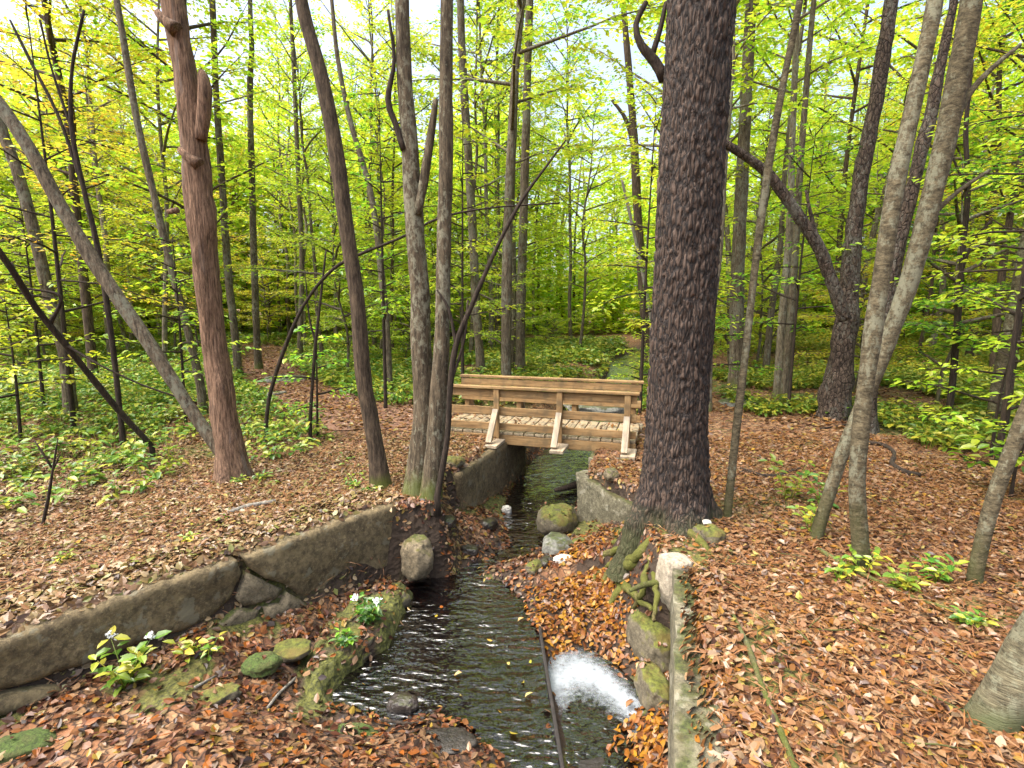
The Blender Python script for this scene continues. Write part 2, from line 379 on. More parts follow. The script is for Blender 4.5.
M['wood_deck'] = woodmat('deck board timber', (.18, .12, .07), (.38, .29, .17), (.54, .44, .30))
M['board_wet'] = woodmat('wet black board', (.006, .005, .004), (.02, .015, .012), (.04, .03, .025))

# pine bark: plates from geometry, coloured by long plates
def pine_bark():
    m, t, b = new_mat('pine bark plates')
    v = mapped(t, (34, 34, 7)); f = noise(t, v, 1.4, 7, .65)
    wv = N(t, 'ShaderNodeVectorMath', operation='ADD'); t.links.new(v, wv.inputs[0])
    nn = N(t, 'ShaderNodeTexNoise'); nn.inputs['Scale'].default_value = .6; nn.inputs['Detail'].default_value = 3; t.links.new(v, nn.inputs['Vector']); t.links.new(nn.outputs['Color'], wv.inputs[1])
    vo = N(t, 'ShaderNodeTexVoronoi', feature='DISTANCE_TO_EDGE'); vo.inputs['Scale'].default_value = 1.0; t.links.new(wv.outputs[0], vo.inputs['Vector'])
    vc = N(t, 'ShaderNodeTexVoronoi'); vc.inputs['Scale'].default_value = 1.0; t.links.new(wv.outputs[0], vc.inputs['Vector'])
    r = ramp(t, [(0, (.020, .012, .008)), (.5, (.052, .032, .022)), (1, (.135, .094, .070))]); t.links.new(mth(t, 'ADD', mth(t, 'MULTIPLY', f, .8), mth(t, 'MULTIPLY', vc.outputs['Color'], .3)), r.inputs[0])
    e = maprange(t, vo.outputs[0], .03, .2)
    c = mixc(t, e, (.006, .0035, .003), r.outputs[0])
    s = N(t, 'ShaderNodeSeparateXYZ'); tc = N(t, 'ShaderNodeTexCoord'); t.links.new(tc.outputs['Object'], s.inputs[0])
    q = mth(t, 'MULTIPLY', maprange(t, s.outputs[2], -.1, .55, 1, 0), mth(t, 'ADD', noise(t, mapped(t, (1, 1, 1)), 7, 5), .4))
    c = mixc(t, maprange(t, q, .46, .8, 0, .7), c, (.035, .042, .008))
    t.links.new(c, b.inputs['Base Color']); b.inputs['Roughness'].default_value = .85
    bump(t, b, mth(t, 'ADD', mth(t, 'MINIMUM', vo.outputs[0], .35), mth(t, 'MULTIPLY', f, .25)), 1., .03)
    return m
M['pine'] = pine_bark()

def groundmat(name, greens=True, wet=0.):
    m, t, b = new_mat(name)
    v = mapped(t, (1, 1, 1)); wv = N(t, 'ShaderNodeVectorMath', operation='ADD'); t.links.new(v, wv.inputs[0])
    nn = N(t, 'ShaderNodeTexNoise'); nn.inputs['Scale'].default_value = 9; t.links.new(v, nn.inputs['Vector'])
    sc_ = N(t, 'ShaderNodeVectorMath', operation='SCALE'); sc_.inputs['Scale'].default_value = .12; t.links.new(nn.outputs['Color'], sc_.inputs[0]); t.links.new(sc_.outputs[0], wv.inputs[1])
    vo = N(t, 'ShaderNodeTexVoronoi'); vo.inputs['Scale'].default_value = 17; t.links.new(wv.outputs[0], vo.inputs['Vector'])
    ve = N(t, 'ShaderNodeTexVoronoi', feature='DISTANCE_TO_EDGE'); ve.inputs['Scale'].default_value = 17; t.links.new(wv.outputs[0], ve.inputs['Vector'])
    r = ramp(t, [(i/7, c) for i, c in enumerate(BR[:8])]); t.links.new(vo.outputs['Color'], r.inputs[0])
    c = mixc(t, maprange(t, ve.outputs[0], .0, .12), (.015, .007, .004), mixc(t, .45, r.outputs[0], (.02, .01, .006)))
    big = noise(t, v, .55, 4, .6); fine = noise(t, v, 14, 4, .6)
    c = mixc(t, maprange(t, mth(t, 'ADD', big, mth(t, 'MULTIPLY', fine, .5)), .84, .98, 0, .6), c, (.13, .13, .03))
    at = N(t, 'ShaderNodeAttribute'); at.attribute_name = 'mud'
    c = mixc(t, maprange(t, mth(t, 'ADD', at.outputs['Fac'], mth(t, 'MULTIPLY', noise(t, v, 5, 4), .3)), .4, .8), c, mixc(t, noise(t, v, 8, 5), (.013, .008, .005), (.05, .030, .016)))
    am = N(t, 'ShaderNodeAttribute'); am.attribute_name = 'moss'; mn = noise(t, v, 40, 5, .7)
    mc = mixc(t, maprange(t, mn, .35, .65), (.022, .028, .006), (.125, .13, .022))
    c = mixc(t, maprange(t, mth(t, 'ADD', am.outputs['Fac'], mth(t, 'MULTIPLY', mn, .5)), .35, .75, 0, .9), c, mc)
    t.links.new(c, b.inputs['Base Color']); b.inputs['Roughness'].default_value = .9
    bump(t, b, mth(t, 'ADD', vo.outputs['Distance'], fine), .8, .03)
    return m
M['ground'] = groundmat('forest floor')

def watermat(name, tint, body, ripple=.5, scale=1., foam_sheen=False):
    m, t, b = new_mat(name); t.nodes.remove(b); out = t.nodes['Material Output']
    tc = N(t, 'ShaderNodeTexCoord'); mp = N(t, 'ShaderNodeMapping'); mp.inputs['Rotation'].default_value = (0, 0, .45); mp.inputs['Scale'].default_value = (1.0*scale, 2.3*scale, 1)
    t.links.new(tc.outputs['Object'], mp.inputs[0])
    n1 = noise(t, mp.outputs[0], 6.5, 2, .5); n2 = noise(t, mp.outputs[0], 18, 2, .5)
    m2 = N(t, 'ShaderNodeMapping'); m2.inputs['Location'].default_value = (.15, -4.9, 0) if not foam_sheen else (-.50, -2.6, 0); t.links.new(tc.outputs['Object'], m2.inputs[0])
    wv = N(t, 'ShaderNodeTexWave', wave_type='RINGS', rings_direction='Z'); wv.inputs['Scale'].default_value = 4.2; wv.inputs['Distortion'].default_value = 5; wv.inputs['Detail'].default_value = 2; wv.inputs['Detail Scale'].default_value = 2.2
    t.links.new(m2.outputs[0], wv.inputs['Vector'])
    bp = N(t, 'ShaderNodeBump'); bp.inputs['Distance'].default_value = .03; t.links.new(maprange(t, noise(t, mapped(t, (1, 1, 1)), 2.4, 2, .5), .35, .65, ripple*.55, ripple*1.3), bp.inputs['Strength'])
    t.links.new(mth(t, 'ADD', mth(t, 'MULTIPLY', wv.outputs['Fac'], .11), mth(t, 'ADD', mth(t, 'MULTIPLY', n1, 1.25), mth(t, 'MULTIPLY', n2, .12))), bp.inputs['Height'])
    gl = N(t, 'ShaderNodeBsdfGlossy'); gl.inputs['Roughness'].default_value = .02; t.links.new(bp.outputs[0], gl.inputs['Normal'])
    trn = N(t, 'ShaderNodeBsdfTransparent'); trn.inputs[0].default_value = (*tint, 1)
    df = N(t, 'ShaderNodeBsdfDiffuse'); df.inputs[0].default_value = (*body, 1)
    a = N(t, 'ShaderNodeMixShader'); a.inputs[0].default_value = .25; t.links.new(trn.outputs[0], a.inputs[1]); t.links.new(df.outputs[0], a.inputs[2])
    fr = N(t, 'ShaderNodeFresnel'); fr.inputs['IOR'].default_value = 1.45; t.links.new(bp.outputs[0], fr.inputs['Normal'])
    c = N(t, 'ShaderNodeMixShader'); t.links.new(mth(t, 'MINIMUM', mth(t, 'MULTIPLY', fr.outputs[0], 3.6), 1.), c.inputs[0]); t.links.new(a.outputs[0], c.inputs[1]); t.links.new(gl.outputs[0], c.inputs[2])
    t.links.new(c.outputs[0], out.inputs[0]); return m
M['water'] = watermat('stream water', (.34, .17, .08), (.004, .004, .005), .8)
M['water_low'] = watermat('lower pool water', (.30, .2, .12), (.012, .012, .01), .8, 1.3, True)
def foam_sheen_mat():  # froth with the sky's pale sheen on the water put into its colour
    m, t, b = new_mat('foam_sheen'); v = mapped(t, (1, 1, 1))
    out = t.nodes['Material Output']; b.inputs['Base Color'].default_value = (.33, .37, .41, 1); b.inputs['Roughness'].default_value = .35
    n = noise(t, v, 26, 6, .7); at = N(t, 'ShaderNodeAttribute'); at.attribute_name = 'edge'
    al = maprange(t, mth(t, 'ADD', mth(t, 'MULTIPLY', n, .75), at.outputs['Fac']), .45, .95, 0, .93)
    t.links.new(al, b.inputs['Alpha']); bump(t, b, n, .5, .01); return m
M['foam_sheen'] = foam_sheen_mat()

# ------------------------------------------------------------------ the lie of the land
WL = -.72
def wly(y): return WL+.56*np.clip((np.asarray(y, float)-9.5)/8, 0, 1)
def sdf_poly(x, y, pts):
    d2 = np.full(x.shape, 1e9); ins = np.zeros(x.shape, bool); n = len(pts)
    for i in range(n):
        ax, ay = pts[i]; bx, by = pts[(i+1) % n]; ex, ey = bx-ax, by-ay
        t = np.clip(((x-ax)*ex+(y-ay)*ey)/(ex*ex+ey*ey+1e-12), 0, 1)
        d2 = np.minimum(d2, (x-ax-ex*t)**2+(y-ay-ey*t)**2)
        c = ((ay > y) != (by > y)) & (x < ex*(y-ay)/(ey+1e-12)+ax); ins ^= c
    d = np.sqrt(d2); return np.where(ins, -d, d)
def sdf_line(x, y, pts, w):
    d = np.full(x.shape, 1e9)
    for i in range(len(pts)-1):
        ax, ay = pts[i]; bx, by = pts[i+1]; ex, ey = bx-ax, by-ay
        t = np.clip(((x-ax)*ex+(y-ay)*ey)/(ex*ex+ey*ey), 0, 1)
        d = np.minimum(d, np.hypot(x-ax-ex*t, y-ay-ey*t)-(w[i]+(w[i+1]-w[i])*t))
    return d
POOL = [G(a, b, WL)[:2] for a, b in [(322, 700), (326, 662), (352, 634), (384, 604), (400, 584), (424, 574), (462, 570), (505, 582), (531, 604), (545, 650), (553, 700), (565, 790), (530, 790), (500, 752), (440, 712), (396, 722), (350, 716)]]
LEDGE = [G(a, b, WL+.15)[:2] for a, b in [(412, 578), (404, 600), (394, 622), (370, 642), (338, 660), (318, 690), (296, 676), (306, 640), (340, 604), (384, 576)]]
LOW = [G(a, b, WL-.08)[:2] for a, b in [(530, 640), (590, 634), (634, 652), (664, 700), (662, 775), (650, 830), (550, 830)]]
CH_LINE = [(-.45, 4.5), (-.25, 4.75), (.12, 5.0), (.22, 5.4), (.30, 6.0), (.52, 6.9), (.95, 8.2), (2.2, 12), (3.4, 16), (4.15, 19), (6.5, 25), (11, 33)]
CH_W = [.10, .10, .13, .24, .42, .5, .6, .5, .42, .55, .7, .8]
LB_Y = [.2, 2.49, 4.36, 4.50, 5.0, 5.38, 5.5, 6.2, 7.5, 9.3, 12, 19, 34]; LB_X = [-4.54, -2.66, -1.06, -.50, -.48, -.70, -.56, -.29, .2, .35, 1.35, 3.2, 9.5]
RB_Y = [.2, 1.73, 3.0, 3.34, 3.6, 4.4, 4.77, 5.5, 6.2, 7.5, 9.3, 12, 19, 34]; RB_X = [.18, .63, 1.0, 1.10, 1.12, 1.12, 1.18, .71, .9, 1.3, 1.8, 3.0, 5.1, 12]
_A, _B = G(529, 562, -.70), G(568, 800, -.70)
def line_x0(y): return _A[0]+(_B[0]-_A[0])*(y-_A[1])/(_B[1]-_A[1])
def land(x, y, mud=False):
    x = np.asarray(x, float); y = np.asarray(y, float)
    hb = .045*fbm(x*.5, y*.5, 0, 3, 3)+.012*fbm(x*3, y*3, 0, 2, 9)
    dist = np.hypot(x, y); hb = hb*np.clip((dist-1)/4, .35, 1)+.012*np.clip(dist-9, 0, 200)
    hb = hb+.10*np.clip((-x-5)/6, 0, 1)+np.clip((x-3)/8, 0, 1)*.12-.02
    xl = np.interp(y, LB_Y, LB_X); xr = np.interp(y, RB_Y, RB_X)
    wlft = np.interp(y, [0, 4.4, 4.7, 5.0, 5.4, 7.6, 9, 40], [.16, .16, .22, .25, .12, .16, .9, 1.2])     # width of the slope
    wrgt = np.interp(y, [0, 3.2, 3.5, 4.3, 4.8, 7.6, 9, 40], [.14, .14, .34, .34, .14, .14, .9, 1.2])
    # t = 1 fully in the channel; slopes lie inside walls near the camera, in the open bank beyond
    ol = np.interp(y, [0, 8, 9.5], [1, 1, .3]); 
    tl = np.clip((x-(xl-wlft*ol))/wlft, 0, 1); 
    orr = np.interp(y, [0, 3.2, 3.5, 4.3, 4.8, 40], [1, 1, .0, .0, 1, 1])
    tr = np.clip(((xr+wrgt*orr)-x)/wrgt, 0, 1)
    t = np.minimum(tl, tr); t = t*t*(3-2*t)
    sd = np.minimum(np.minimum(sdf_poly(x, y, POOL), sdf_poly(x, y, LOW)+.03), sdf_line(x, y, CH_LINE, CH_W))
    sdn = sd+.04*fbm(x*6, y*6, 0, 2, 5)
    k = np.where(sdn < 0, .7, np.interp(y, [0, 5, 8, 12], [.42, .42, .5, .5])); k = np.where((x > line_x0(y)) & (y < 4.3) & (sdn > 0), .25, k)
    bed = wly(y)+np.clip(sdn, -.28, .75)*k+.02*fbm(x*5, y*5, 0, 3, 8)*np.clip(sdn*4+.6, 0, 1)
    sl_ = sdf_poly(x, y, LEDGE)+.025*vn3(x*11, y*11, 0, 33); bed = np.maximum(bed, np.where(sl_ < .0, WL+.15*np.clip(-sl_/.055, 0, 1)+.03*vn3(x*8, y*8, 0, 34), -9))
    z = hb*(1-t)+np.minimum(bed, hb)*t
    if mud: return z, t*np.clip(.75-sdn*1.2, 0, 1), sdn
    return z
def axis(a, b, core0, core1, step, grow=1.13):
    c = list(np.arange(core0, core1+1e-6, step)); s = step; v = core1
    while v < b: s *= grow; v += s; c.append(v)
    s = step; v = core0; lo = []
    while v > a: s *= grow; v -= s; lo.append(v)
    return np.array(lo[::-1]+c)
gx = axis(-160, 160, -3.6, 3.6, .045); gy = axis(-60, 220, 1.2, 9.4, .045)
XX, YY = np.meshgrid(gx, gy); ZZ, MUD, SD = land(XX, YY, True)
nx_, ny_ = len(gx), len(gy)
ii = (np.arange(ny_-1)[:, None]*nx_+np.arange(nx_-1)[None, :]).ravel()
def moss_at(x, y):
    wl = np.interp(y, LB_Y, LB_X); wr = np.interp(y, RB_Y, RB_X)
    inb = (x > wl) & (x < wr)
    a = np.clip(3.2*(vn3(x*2.6, y*2.6, 0, 61)+.35*vn3(x*9, y*9, 0, 62)-.22), 0, 1)*inb*(y < 6.5)
    b = np.clip(1-np.abs(x-wr-.34)/.45, 0, 1)*(y < 3.6)*np.clip(.55+1.6*vn3(x*5, y*3, 0, 63), 0, 1)*(~inb)
    c = np.clip(1-np.abs(wl-.45-x)/.5, 0, 1)*(y < 5)*(y > 2.6)*np.clip(.3+1.6*vn3(x*4, y*4, 0, 64), 0, 1)*(~inb)
    d = np.clip(1.8*(vn3(x*1.1, y*1.1, 0, 65)-.25), 0, 1)*(~inb)*.8
    e = np.clip(.45+1.5*vn3(x*7, y*7, 0, 66), 0, 1)*(sdf_poly(x, y, LEDGE) < .02)
    return np.clip(a+b+c+d+e, 0, 1)
gm = mesh('ground', np.stack([XX, YY, ZZ], -1).reshape(-1, 3), None, np.stack([ii, ii+1, ii+nx_+1, ii+nx_], -1))
gy_, gx_ = np.gradient(ZZ, gy, gx); STP = np.clip((np.hypot(gx_, gy_)-.8)/.8, 0, 1)*(YY < 9); MUD = np.maximum(MUD, STP)
at = gm.attributes.new('mud', 'FLOAT', 'POINT'); at.data.foreach_set('value', MUD.ravel().astype(np.float32))
at = gm.attributes.new('moss', 'FLOAT', 'POINT'); at.data.foreach_set('value', moss_at(XX, YY).ravel().astype(np.float32))
link('ground', gm, M['ground'], kind='structure')
def gz(x, y): return float(land(np.array([x]), np.array([y]))[0])

# ------------------------------------------------------------------ water
BA, BB = G(529, 562, -.70), G(568, 800, -.70)          # ends of the dark board in the stream
def line_x(y): return BA[0]+(BB[0]-BA[0])*(y-BA[1])/(BB[1]-BA[1])
def sheet(name, rows, nxs, z, mat, kind='structure', attr=None):
    V = []; s = np.linspace(0, 1, nxs)
    for (y, x0, x1) in rows: V.append(np.stack([x0+(x1-x0)*s, np.full(nxs, y), np.full(nxs, z-WL+float(wly(y)))], -1))
    V = np.concatenate(V); V[:, 2] += .004*fbm(V[:, 0]*7, V[:, 1]*11, 0, 2, 4)
    n = len(rows); i = (np.arange(n-1)[:, None]*nxs+np.arange(nxs-1)[None, :]).ravel()
    me = mesh(name, V, None, np.stack([i, i+1, i+nxs+1, i+nxs], -1)); return link(name, me, mat, kind=kind)
rows = []
for y in np.concatenate([np.arange(.6, 9, .06), np.arange(9, 34, .5)]):
    xl, xr = np.interp(y, LB_Y, LB_X)-.05, np.interp(y, RB_Y, RB_X)+.05
    if y < 3.5: xl = max(xl, -1.9)
    if y < BA[1]: xr = line_x(y)
    rows.append((y, xl, xr))
sheet('stream_water', rows, 40, WL, M['water'])
sheet('lower_pool_water', [(y, line_x(y)+.012, np.interp(y, RB_Y, RB_X)+.02) for y in np.arange(.6, 4.1, .05)], 24, WL-.08, M['water_low'])
# pale crescent, sky reflection painted in with the froth, round the plunge pool
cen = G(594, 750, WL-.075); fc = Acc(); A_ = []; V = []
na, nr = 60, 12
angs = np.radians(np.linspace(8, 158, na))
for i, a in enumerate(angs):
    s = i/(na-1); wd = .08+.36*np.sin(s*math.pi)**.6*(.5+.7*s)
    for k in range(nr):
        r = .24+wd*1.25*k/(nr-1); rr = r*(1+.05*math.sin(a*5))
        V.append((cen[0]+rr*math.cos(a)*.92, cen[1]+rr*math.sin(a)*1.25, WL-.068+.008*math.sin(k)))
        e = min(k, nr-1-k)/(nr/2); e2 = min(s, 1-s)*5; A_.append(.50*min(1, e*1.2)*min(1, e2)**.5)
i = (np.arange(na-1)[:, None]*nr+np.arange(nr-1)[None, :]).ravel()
me = mesh('foam_sheen', V, None, np.stack([i, i+1, i+nr+1, i+nr], -1)); at = me.attributes.new('edge', 'FLOAT', 'POINT'); at.data.foreach_set('value', np.array(A_, np.float32))
link('foam_sheen', me, M['foam_sheen'], kind='stuff', label='white froth and painted sky sheen curling round the dark plunge pool')
# the board
ac = Acc(); mid = (BA+BB)/2; ax_ = (BB-BA)/2; sd_ = np.array([ax_[1], -ax_[0], 0]); sd_ /= np.linalg.norm(sd_)
box(ac, (mid[0], mid[1], -.80), ax_, sd_*.009, (0, 0, .115), .004)
link('weir_board', ac.me('weir_board', False), M['board_wet'], label='thin dark wet board on edge splitting the stream pool', cat='board')

# ------------------------------------------------------------------ path
pp = np.array([(-10, 21), (-7.6, 15.8), (-5.4, 12), (-3.6, 9.6), (-2.2, 8.2), (-.95, 7.45)]); pw = [.5, .55, .7, .95, .9, .6]
c_, r_ = smooth_path(np.c_[pp, np.zeros(len(pp))], pw, .12); tn = np.gradient(c_, axis=0); tn /= np.linalg.norm(tn, axis=1)[:, None]
V = []; ns = 15
for i in range(len(c_)):
    for k in range(ns):
        s = (k/(ns-1)*2-1)*r_[i]*(1+.15*math.sin(i*.7+k)); x = c_[i, 0]+tn[i, 1]*s; y = c_[i, 1]-tn[i, 0]*s; V.append((x, y))
V = np.array(V); Z = land(V[:, 0], V[:, 1])+.012
i = (np.arange(len(c_)-1)[:, None]*ns+np.arange(ns-1)[None, :]).ravel()
m_, t_, b_ = new_mat('trodden leaf path'); v_ = mapped(t_, (1, 1, 1)); r2 = ramp(t_, [(.3, (.07, .03, .018)), (.5, (.16, .08, .05)), (.7, (.23, .14, .095))]); t_.links.new(noise(t_, v_, 18, 6, .7), r2.inputs[0]); t_.links.new(r2.outputs[0], b_.inputs['Base Color']); b_.inputs['Roughness'].default_value = .95
link('path', mesh('path', np.c_[V, Z], None, np.stack([i, i+ns, i+ns+1, i+1], -1)), m_, kind='structure')
PATH = c_[:, :2]

# ------------------------------------------------------------------ leaf litter
rng = np.random.default_rng(11)
def litter(name, X, Y, L, mat, label, lift=.004, tilt=.26, fine=True, zoff=0., zfun=None, wid=None):
    n = len(X); Z = (zfun or land)(X, Y)+lift+rng.random(n)*.018+zoff
    e = .03; nx = -(land(X+e, Y)-land(X-e, Y))/(2*e); ny = -(land(X, Y+e)-land(X, Y-e))/(2*e)
    nor = np.c_[np.clip(nx, -1, 1)+rng.normal(0, tilt, n), np.clip(ny, -1, 1)+rng.normal(0, tilt, n), np.ones(n)]
    nor /= np.linalg.norm(nor, axis=1)[:, None]
    a = rng.random(n)*6.283; hd = np.c_[np.cos(a), np.sin(a), np.zeros(n)]; hd -= nor*np.sum(hd*nor, 1)[:, None]
    ac = Acc(); leaves(ac, np.c_[X, Y, Z], hd, nor, L, L*(wid or rng.uniform(.42, .72, n)), fine, rng.uniform(-1., 2.2, n))
    return link(name, ac.me(name, False), mat, kind='stuff', label=label)
def scatter(n, x0, x1, y0, y1, keep):
    X = rng.uniform(x0, x1, n); Y = rng.uniform(y0, y1, n)
    k = keep(X, Y); return X[k], Y[k]
def inch(X, Y, m=0.): return (X > np.interp(Y, LB_Y, LB_X)-m) & (X < np.interp(Y, RB_Y, RB_X)+m)
def view(X, Y, m=.8): return np.abs(X) < Y*1.02+m
def dry(X, Y):
    z, md, sd = land(X, Y, True); dens = np.clip(.5+.9*vn3(X*.9, Y*.9, 0, 44), .25, 1); return (~inch(X, Y, -.02)) & view(X, Y) & (rng.random(len(X)) < (dens+.35*(Y < 6))*(1-.55*moss_at(X, Y)))
X1, Y1_ = scatter(160000, -6, 6, 1.2, 7, dry); X2, Y2 = scatter(60000, -13, 13, 6.5, 14, dry); X3, Y3 = scatter(24000, -26, 26, 13, 28, dry)
kr = X1 > .3
litter('leaf_litter', X1[kr], Y1_[kr], rng.uniform(.022, .062, kr.sum()), M['litter'], 'orange brown fallen leaves carpeting the near right bank'); kr = ~kr
litter('leaf_litter', X1[kr], Y1_[kr], rng.uniform(.022, .062, kr.sum()), M['litter_tan'], 'tan and olive fallen leaves carpeting the near left bank')
Xn, Yn = scatter(60000, -4, 6, 1.3, 7, dry); litter('needle_litter', Xn, Yn, rng.uniform(.05, .11, len(Xn)), M['needles'], 'thin rusty pine needles strewn over the leaf carpet', lift=.014, fine=False, wid=.07)
litter('leaf_litter', X2, Y2, rng.uniform(.06, .11, len(X2)), M['litter'], 'brown fallen leaves carpeting the ground by the bridge', fine=False)
litter('leaf_litter', X3, Y3, rng.uniform(.10, .17, len(X3)), M['litter'], 'brown fallen leaves on the ground among the far trees', fine=False)
Xp, Yp = scatter(26000, -10, -.8, 7, 20, lambda X, Y: np.min(np.hypot(X[:, None]-PATH[None, ::3, 0], Y[:, None]-PATH[None, ::3, 1]), 1) < .85)
litter('leaf_litter', Xp, Yp, rng.uniform(.05, .10, len(Xp)), M['litter'], 'trodden pinkish brown leaves along the path', lift=.014, fine=False, tilt=.22)
X, Y = scatter(420, -5, 6, 1.3, 8, dry)
litter('yellow_leaf_litter', X, Y, rng.uniform(.04, .075, len(X)), M['litter_yellow'], 'scattered yellow and orange fresh leaves on the brown carpet', lift=.016)
def wetkeep(X, Y):
    z, md, sd = land(X, Y, True); return inch(X, Y, .0) & (z > WL-.015) & (rng.random(len(X)) < np.where(X > line_x(Y), .75, 1.)*(1-.85*moss_at(X, Y)))
X, Y = scatter(42000, -3.6, 1.4, 1.2, 9, wetkeep)
litter('wet_leaf_litter', X, Y, rng.uniform(.025, .068, len(X)), M['litter_wet'], 'dark red wet leaves on the low bank beside the stream')
o_ = G(592, 600, -.65)
def orkeep(X, Y):
    z, md, sd = land(X, Y, True); q = np.hypot((X-o_[0])/.50, (Y-o_[1])/.85)+.3*vn3(X*5, Y*5, 0, 3); return inch(X, Y, .0) & (q < .25+1.0*rng.random(len(X))) & (X > line_x(Y)-.12) & (z < -.50+.12*rng.random(len(X))) & (z > WL-.13)
X, Y = scatter(13000, -.4, 1.2, 2.2, 5, orkeep)
litter('amber_leaf_litter', X, Y, rng.uniform(.025, .06, len(X)), M['litter_orange'], 'amber orange leaves soaked beside the white crescent', lift=.012, zoff=.005)
q_ = G(655, 745, WL)
X = rng.normal(q_[0], .09, 350); Y = rng.normal(q_[1], .16, 350); k = X < np.interp(Y, RB_Y, RB_X)-.03
litter('amber_leaf_litter', X[k], Y[k], rng.uniform(.035, .07, k.sum()), M['litter_orange'], 'amber leaves caught between lower pool and right wall', zfun=lambda x, y: np.maximum(land(x, y), WL-.07))
X, Y = scatter(600, -1.3, .5, 2.2, 7, lambda X, Y: (land(X, Y) < WL) & (X < line_x(Y)) & (rng.random(len(X)) < .09))
litter('floating_leaf_litter', X, Y, rng.uniform(.03, .06, len(X)), M['litter_yellow'], 'few loose leaves floating on the rippled pool', zfun=lambda x, y: np.full(x.shape, WL+.004), tilt=.08)

# ------------------------------------------------------------------ walls and abutments
MC = M['concrete']
def root(name, loc, **k): return link(name, None, loc=tuple(loc), **k)
def W2(p, q, t): return np.array([p[0]+(q[0]-p[0])*t, p[1]+(q[1]-p[1])*t])
a0, a1 = np.array([-4.3, .49]), np.array([-1.0, 4.52]); dirn = (a1-a0)/np.linalg.norm(a1-a0); back = np.array([-dirn[1], dirn[0]]); LT = np.linalg.norm(a1-a0)
lw = root('retaining_wall', (a0[0], a0[1], -.5), label='long weathered concrete retaining wall with a big crack, left of the stream', cat='wall')
def wallseg(name, s0, s1, zb0, zb1, zt0, zt1, th=.27, cut0=0., cut1=0., seed=1, lean=.05, mat=MC, parent=lw, res=.045):
    """piece of the left wall between distances s0 and s1 along it; cut slants its ends"""
    A = a0+dirn*s0; B = a0+dirn*s1; L_ = parent.location
    A_ = a0+dirn*(s0+cut0); B_ = a0+dirn*(s1+cut1)
    bot = [(*(A_-back*lean), zb0), (*(B_-back*lean), zb1), (*(B_+back*th), zb1), (*(A_+back*th), zb0)]
    top = [(*A, zt0), (*B, zt1), (*(B+back*th), zt1), (*(A+back*th), zt0)]
    ac = Acc(); block(ac, bot, top, res, .026, 2.2, seed, .022); return link(name, ac.me(name, True, L_), mat, parent)
from mathutils.geometry import delaunay_2d_cdt
def wall_pt(px, py):
    """where the line of sight meets the wall's face: distance along it and height"""
    a, y, z = ray(px, py); nn = np.array([-dirn[1], dirn[0]]); k = np.dot(a0, nn)/np.dot([a, y], nn); q = np.array([a*k, y*k]); return float(np.dot(q-a0, dirn)), CH+z*k
def wallpiece(name, pts, out, mat, seed, th=.26, rough=.014, res=.03):
    pts = [wall_pt(*p) if p[0] > -900 else p[1:] for p in pts]; P2 = []
    for i in range(len(pts)):
        p, q = np.array(pts[i]), np.array(pts[(i+1) % len(pts)]); n = max(1, int(np.linalg.norm(q-p)/res))
        for k in range(n): P2.append(p+(q-p)*k/n)
    P2 = np.array(P2); nb = len(P2); jit = np.stack([vn3(P2[:, 0]*13, P2[:, 1]*13, 0, seed), vn3(P2[:, 0]*13, P2[:, 1]*13, 5, seed+1)], 1)*.008; P2 = P2+jit
    gx0, gy0 = np.meshgrid(np.arange(P2[:, 0].min(), P2[:, 0].max(), res), np.arange(P2[:, 1].min(), P2[:, 1].max(), res)); g = np.c_[gx0.ravel(), gy0.ravel()]
    g = g[sdf_poly(g[:, 0], g[:, 1], [tuple(p) for p in P2]) < -res*.55]
    A = np.vstack([P2, g]); r_ = delaunay_2d_cdt([Vector(p) for p in A], [(i, (i+1) % nb) for i in range(nb)], [list(range(nb))], 1, 1e-5)
    V2 = np.array([v[:] for v in r_[0]]); F_ = r_[2]; ov = r_[3]; isb = np.zeros(len(V2), bool)
    for i, o in enumerate(ov): isb[i] = any(k < nb for k in o)
    dep = out+rough*fbm(V2[:, 0]*3.2, V2[:, 1]*4.5, 0, 5, seed)-.05*np.clip(-V2[:, 1]-.25, 0, .4); dep = np.where(isb, dep-.02, dep)
    def W3(s_, z, d): return np.c_[a0[0]+dirn[0]*s_-back[0]*d, a0[1]+dirn[1]*s_-back[1]*d, z]
    Vf = W3(V2[:, 0], V2[:, 1], dep); T_ = [tuple(f) for f in F_ if len(f) == 3]
    bi = [i for i in range(len(V2)) if isb[i]]; order = {}
    for i, o in enumerate(ov):
        for k in o:
            if k < nb: order[k] = i
    loop = [order[k] for k in range(nb) if k in order]; nl_ = len(loop); Vb = W3(V2[loop, 0], V2[loop, 1], np.full(nl_, out-th)); b0 = len(Vf)
    Q = [(loop[k], loop[(k+1) % nl_], b0+(k+1) % nl_, b0+k) for k in range(nl_)]
    ac = Acc(); ac.add(np.vstack([Vf, Vb]), T_, Q); me = ac.me(name, True, lw.location)
    return link(name, me, mat, lw)
LTs = LT
wallpiece('wall_section', [(-999, .0, .005), (0, 641), (60, 618), (130, 594), (190, 573), (236, 559), (242, 573), (232, 598), (206, 622), (150, 640), (90, 662), (40, 680), (0, 692), (-999, .0, -.46)], .02, MC, 3)
wallpiece('wall_section', [(243, 557), (300, 535), (350, 518), (-999, LTs, .0), (-999, LTs, -.62), (396, 578), (345, 597), (330, 590), (302, 599), (284, 584), (264, 577), (250, 569)], .03, MC, 7)
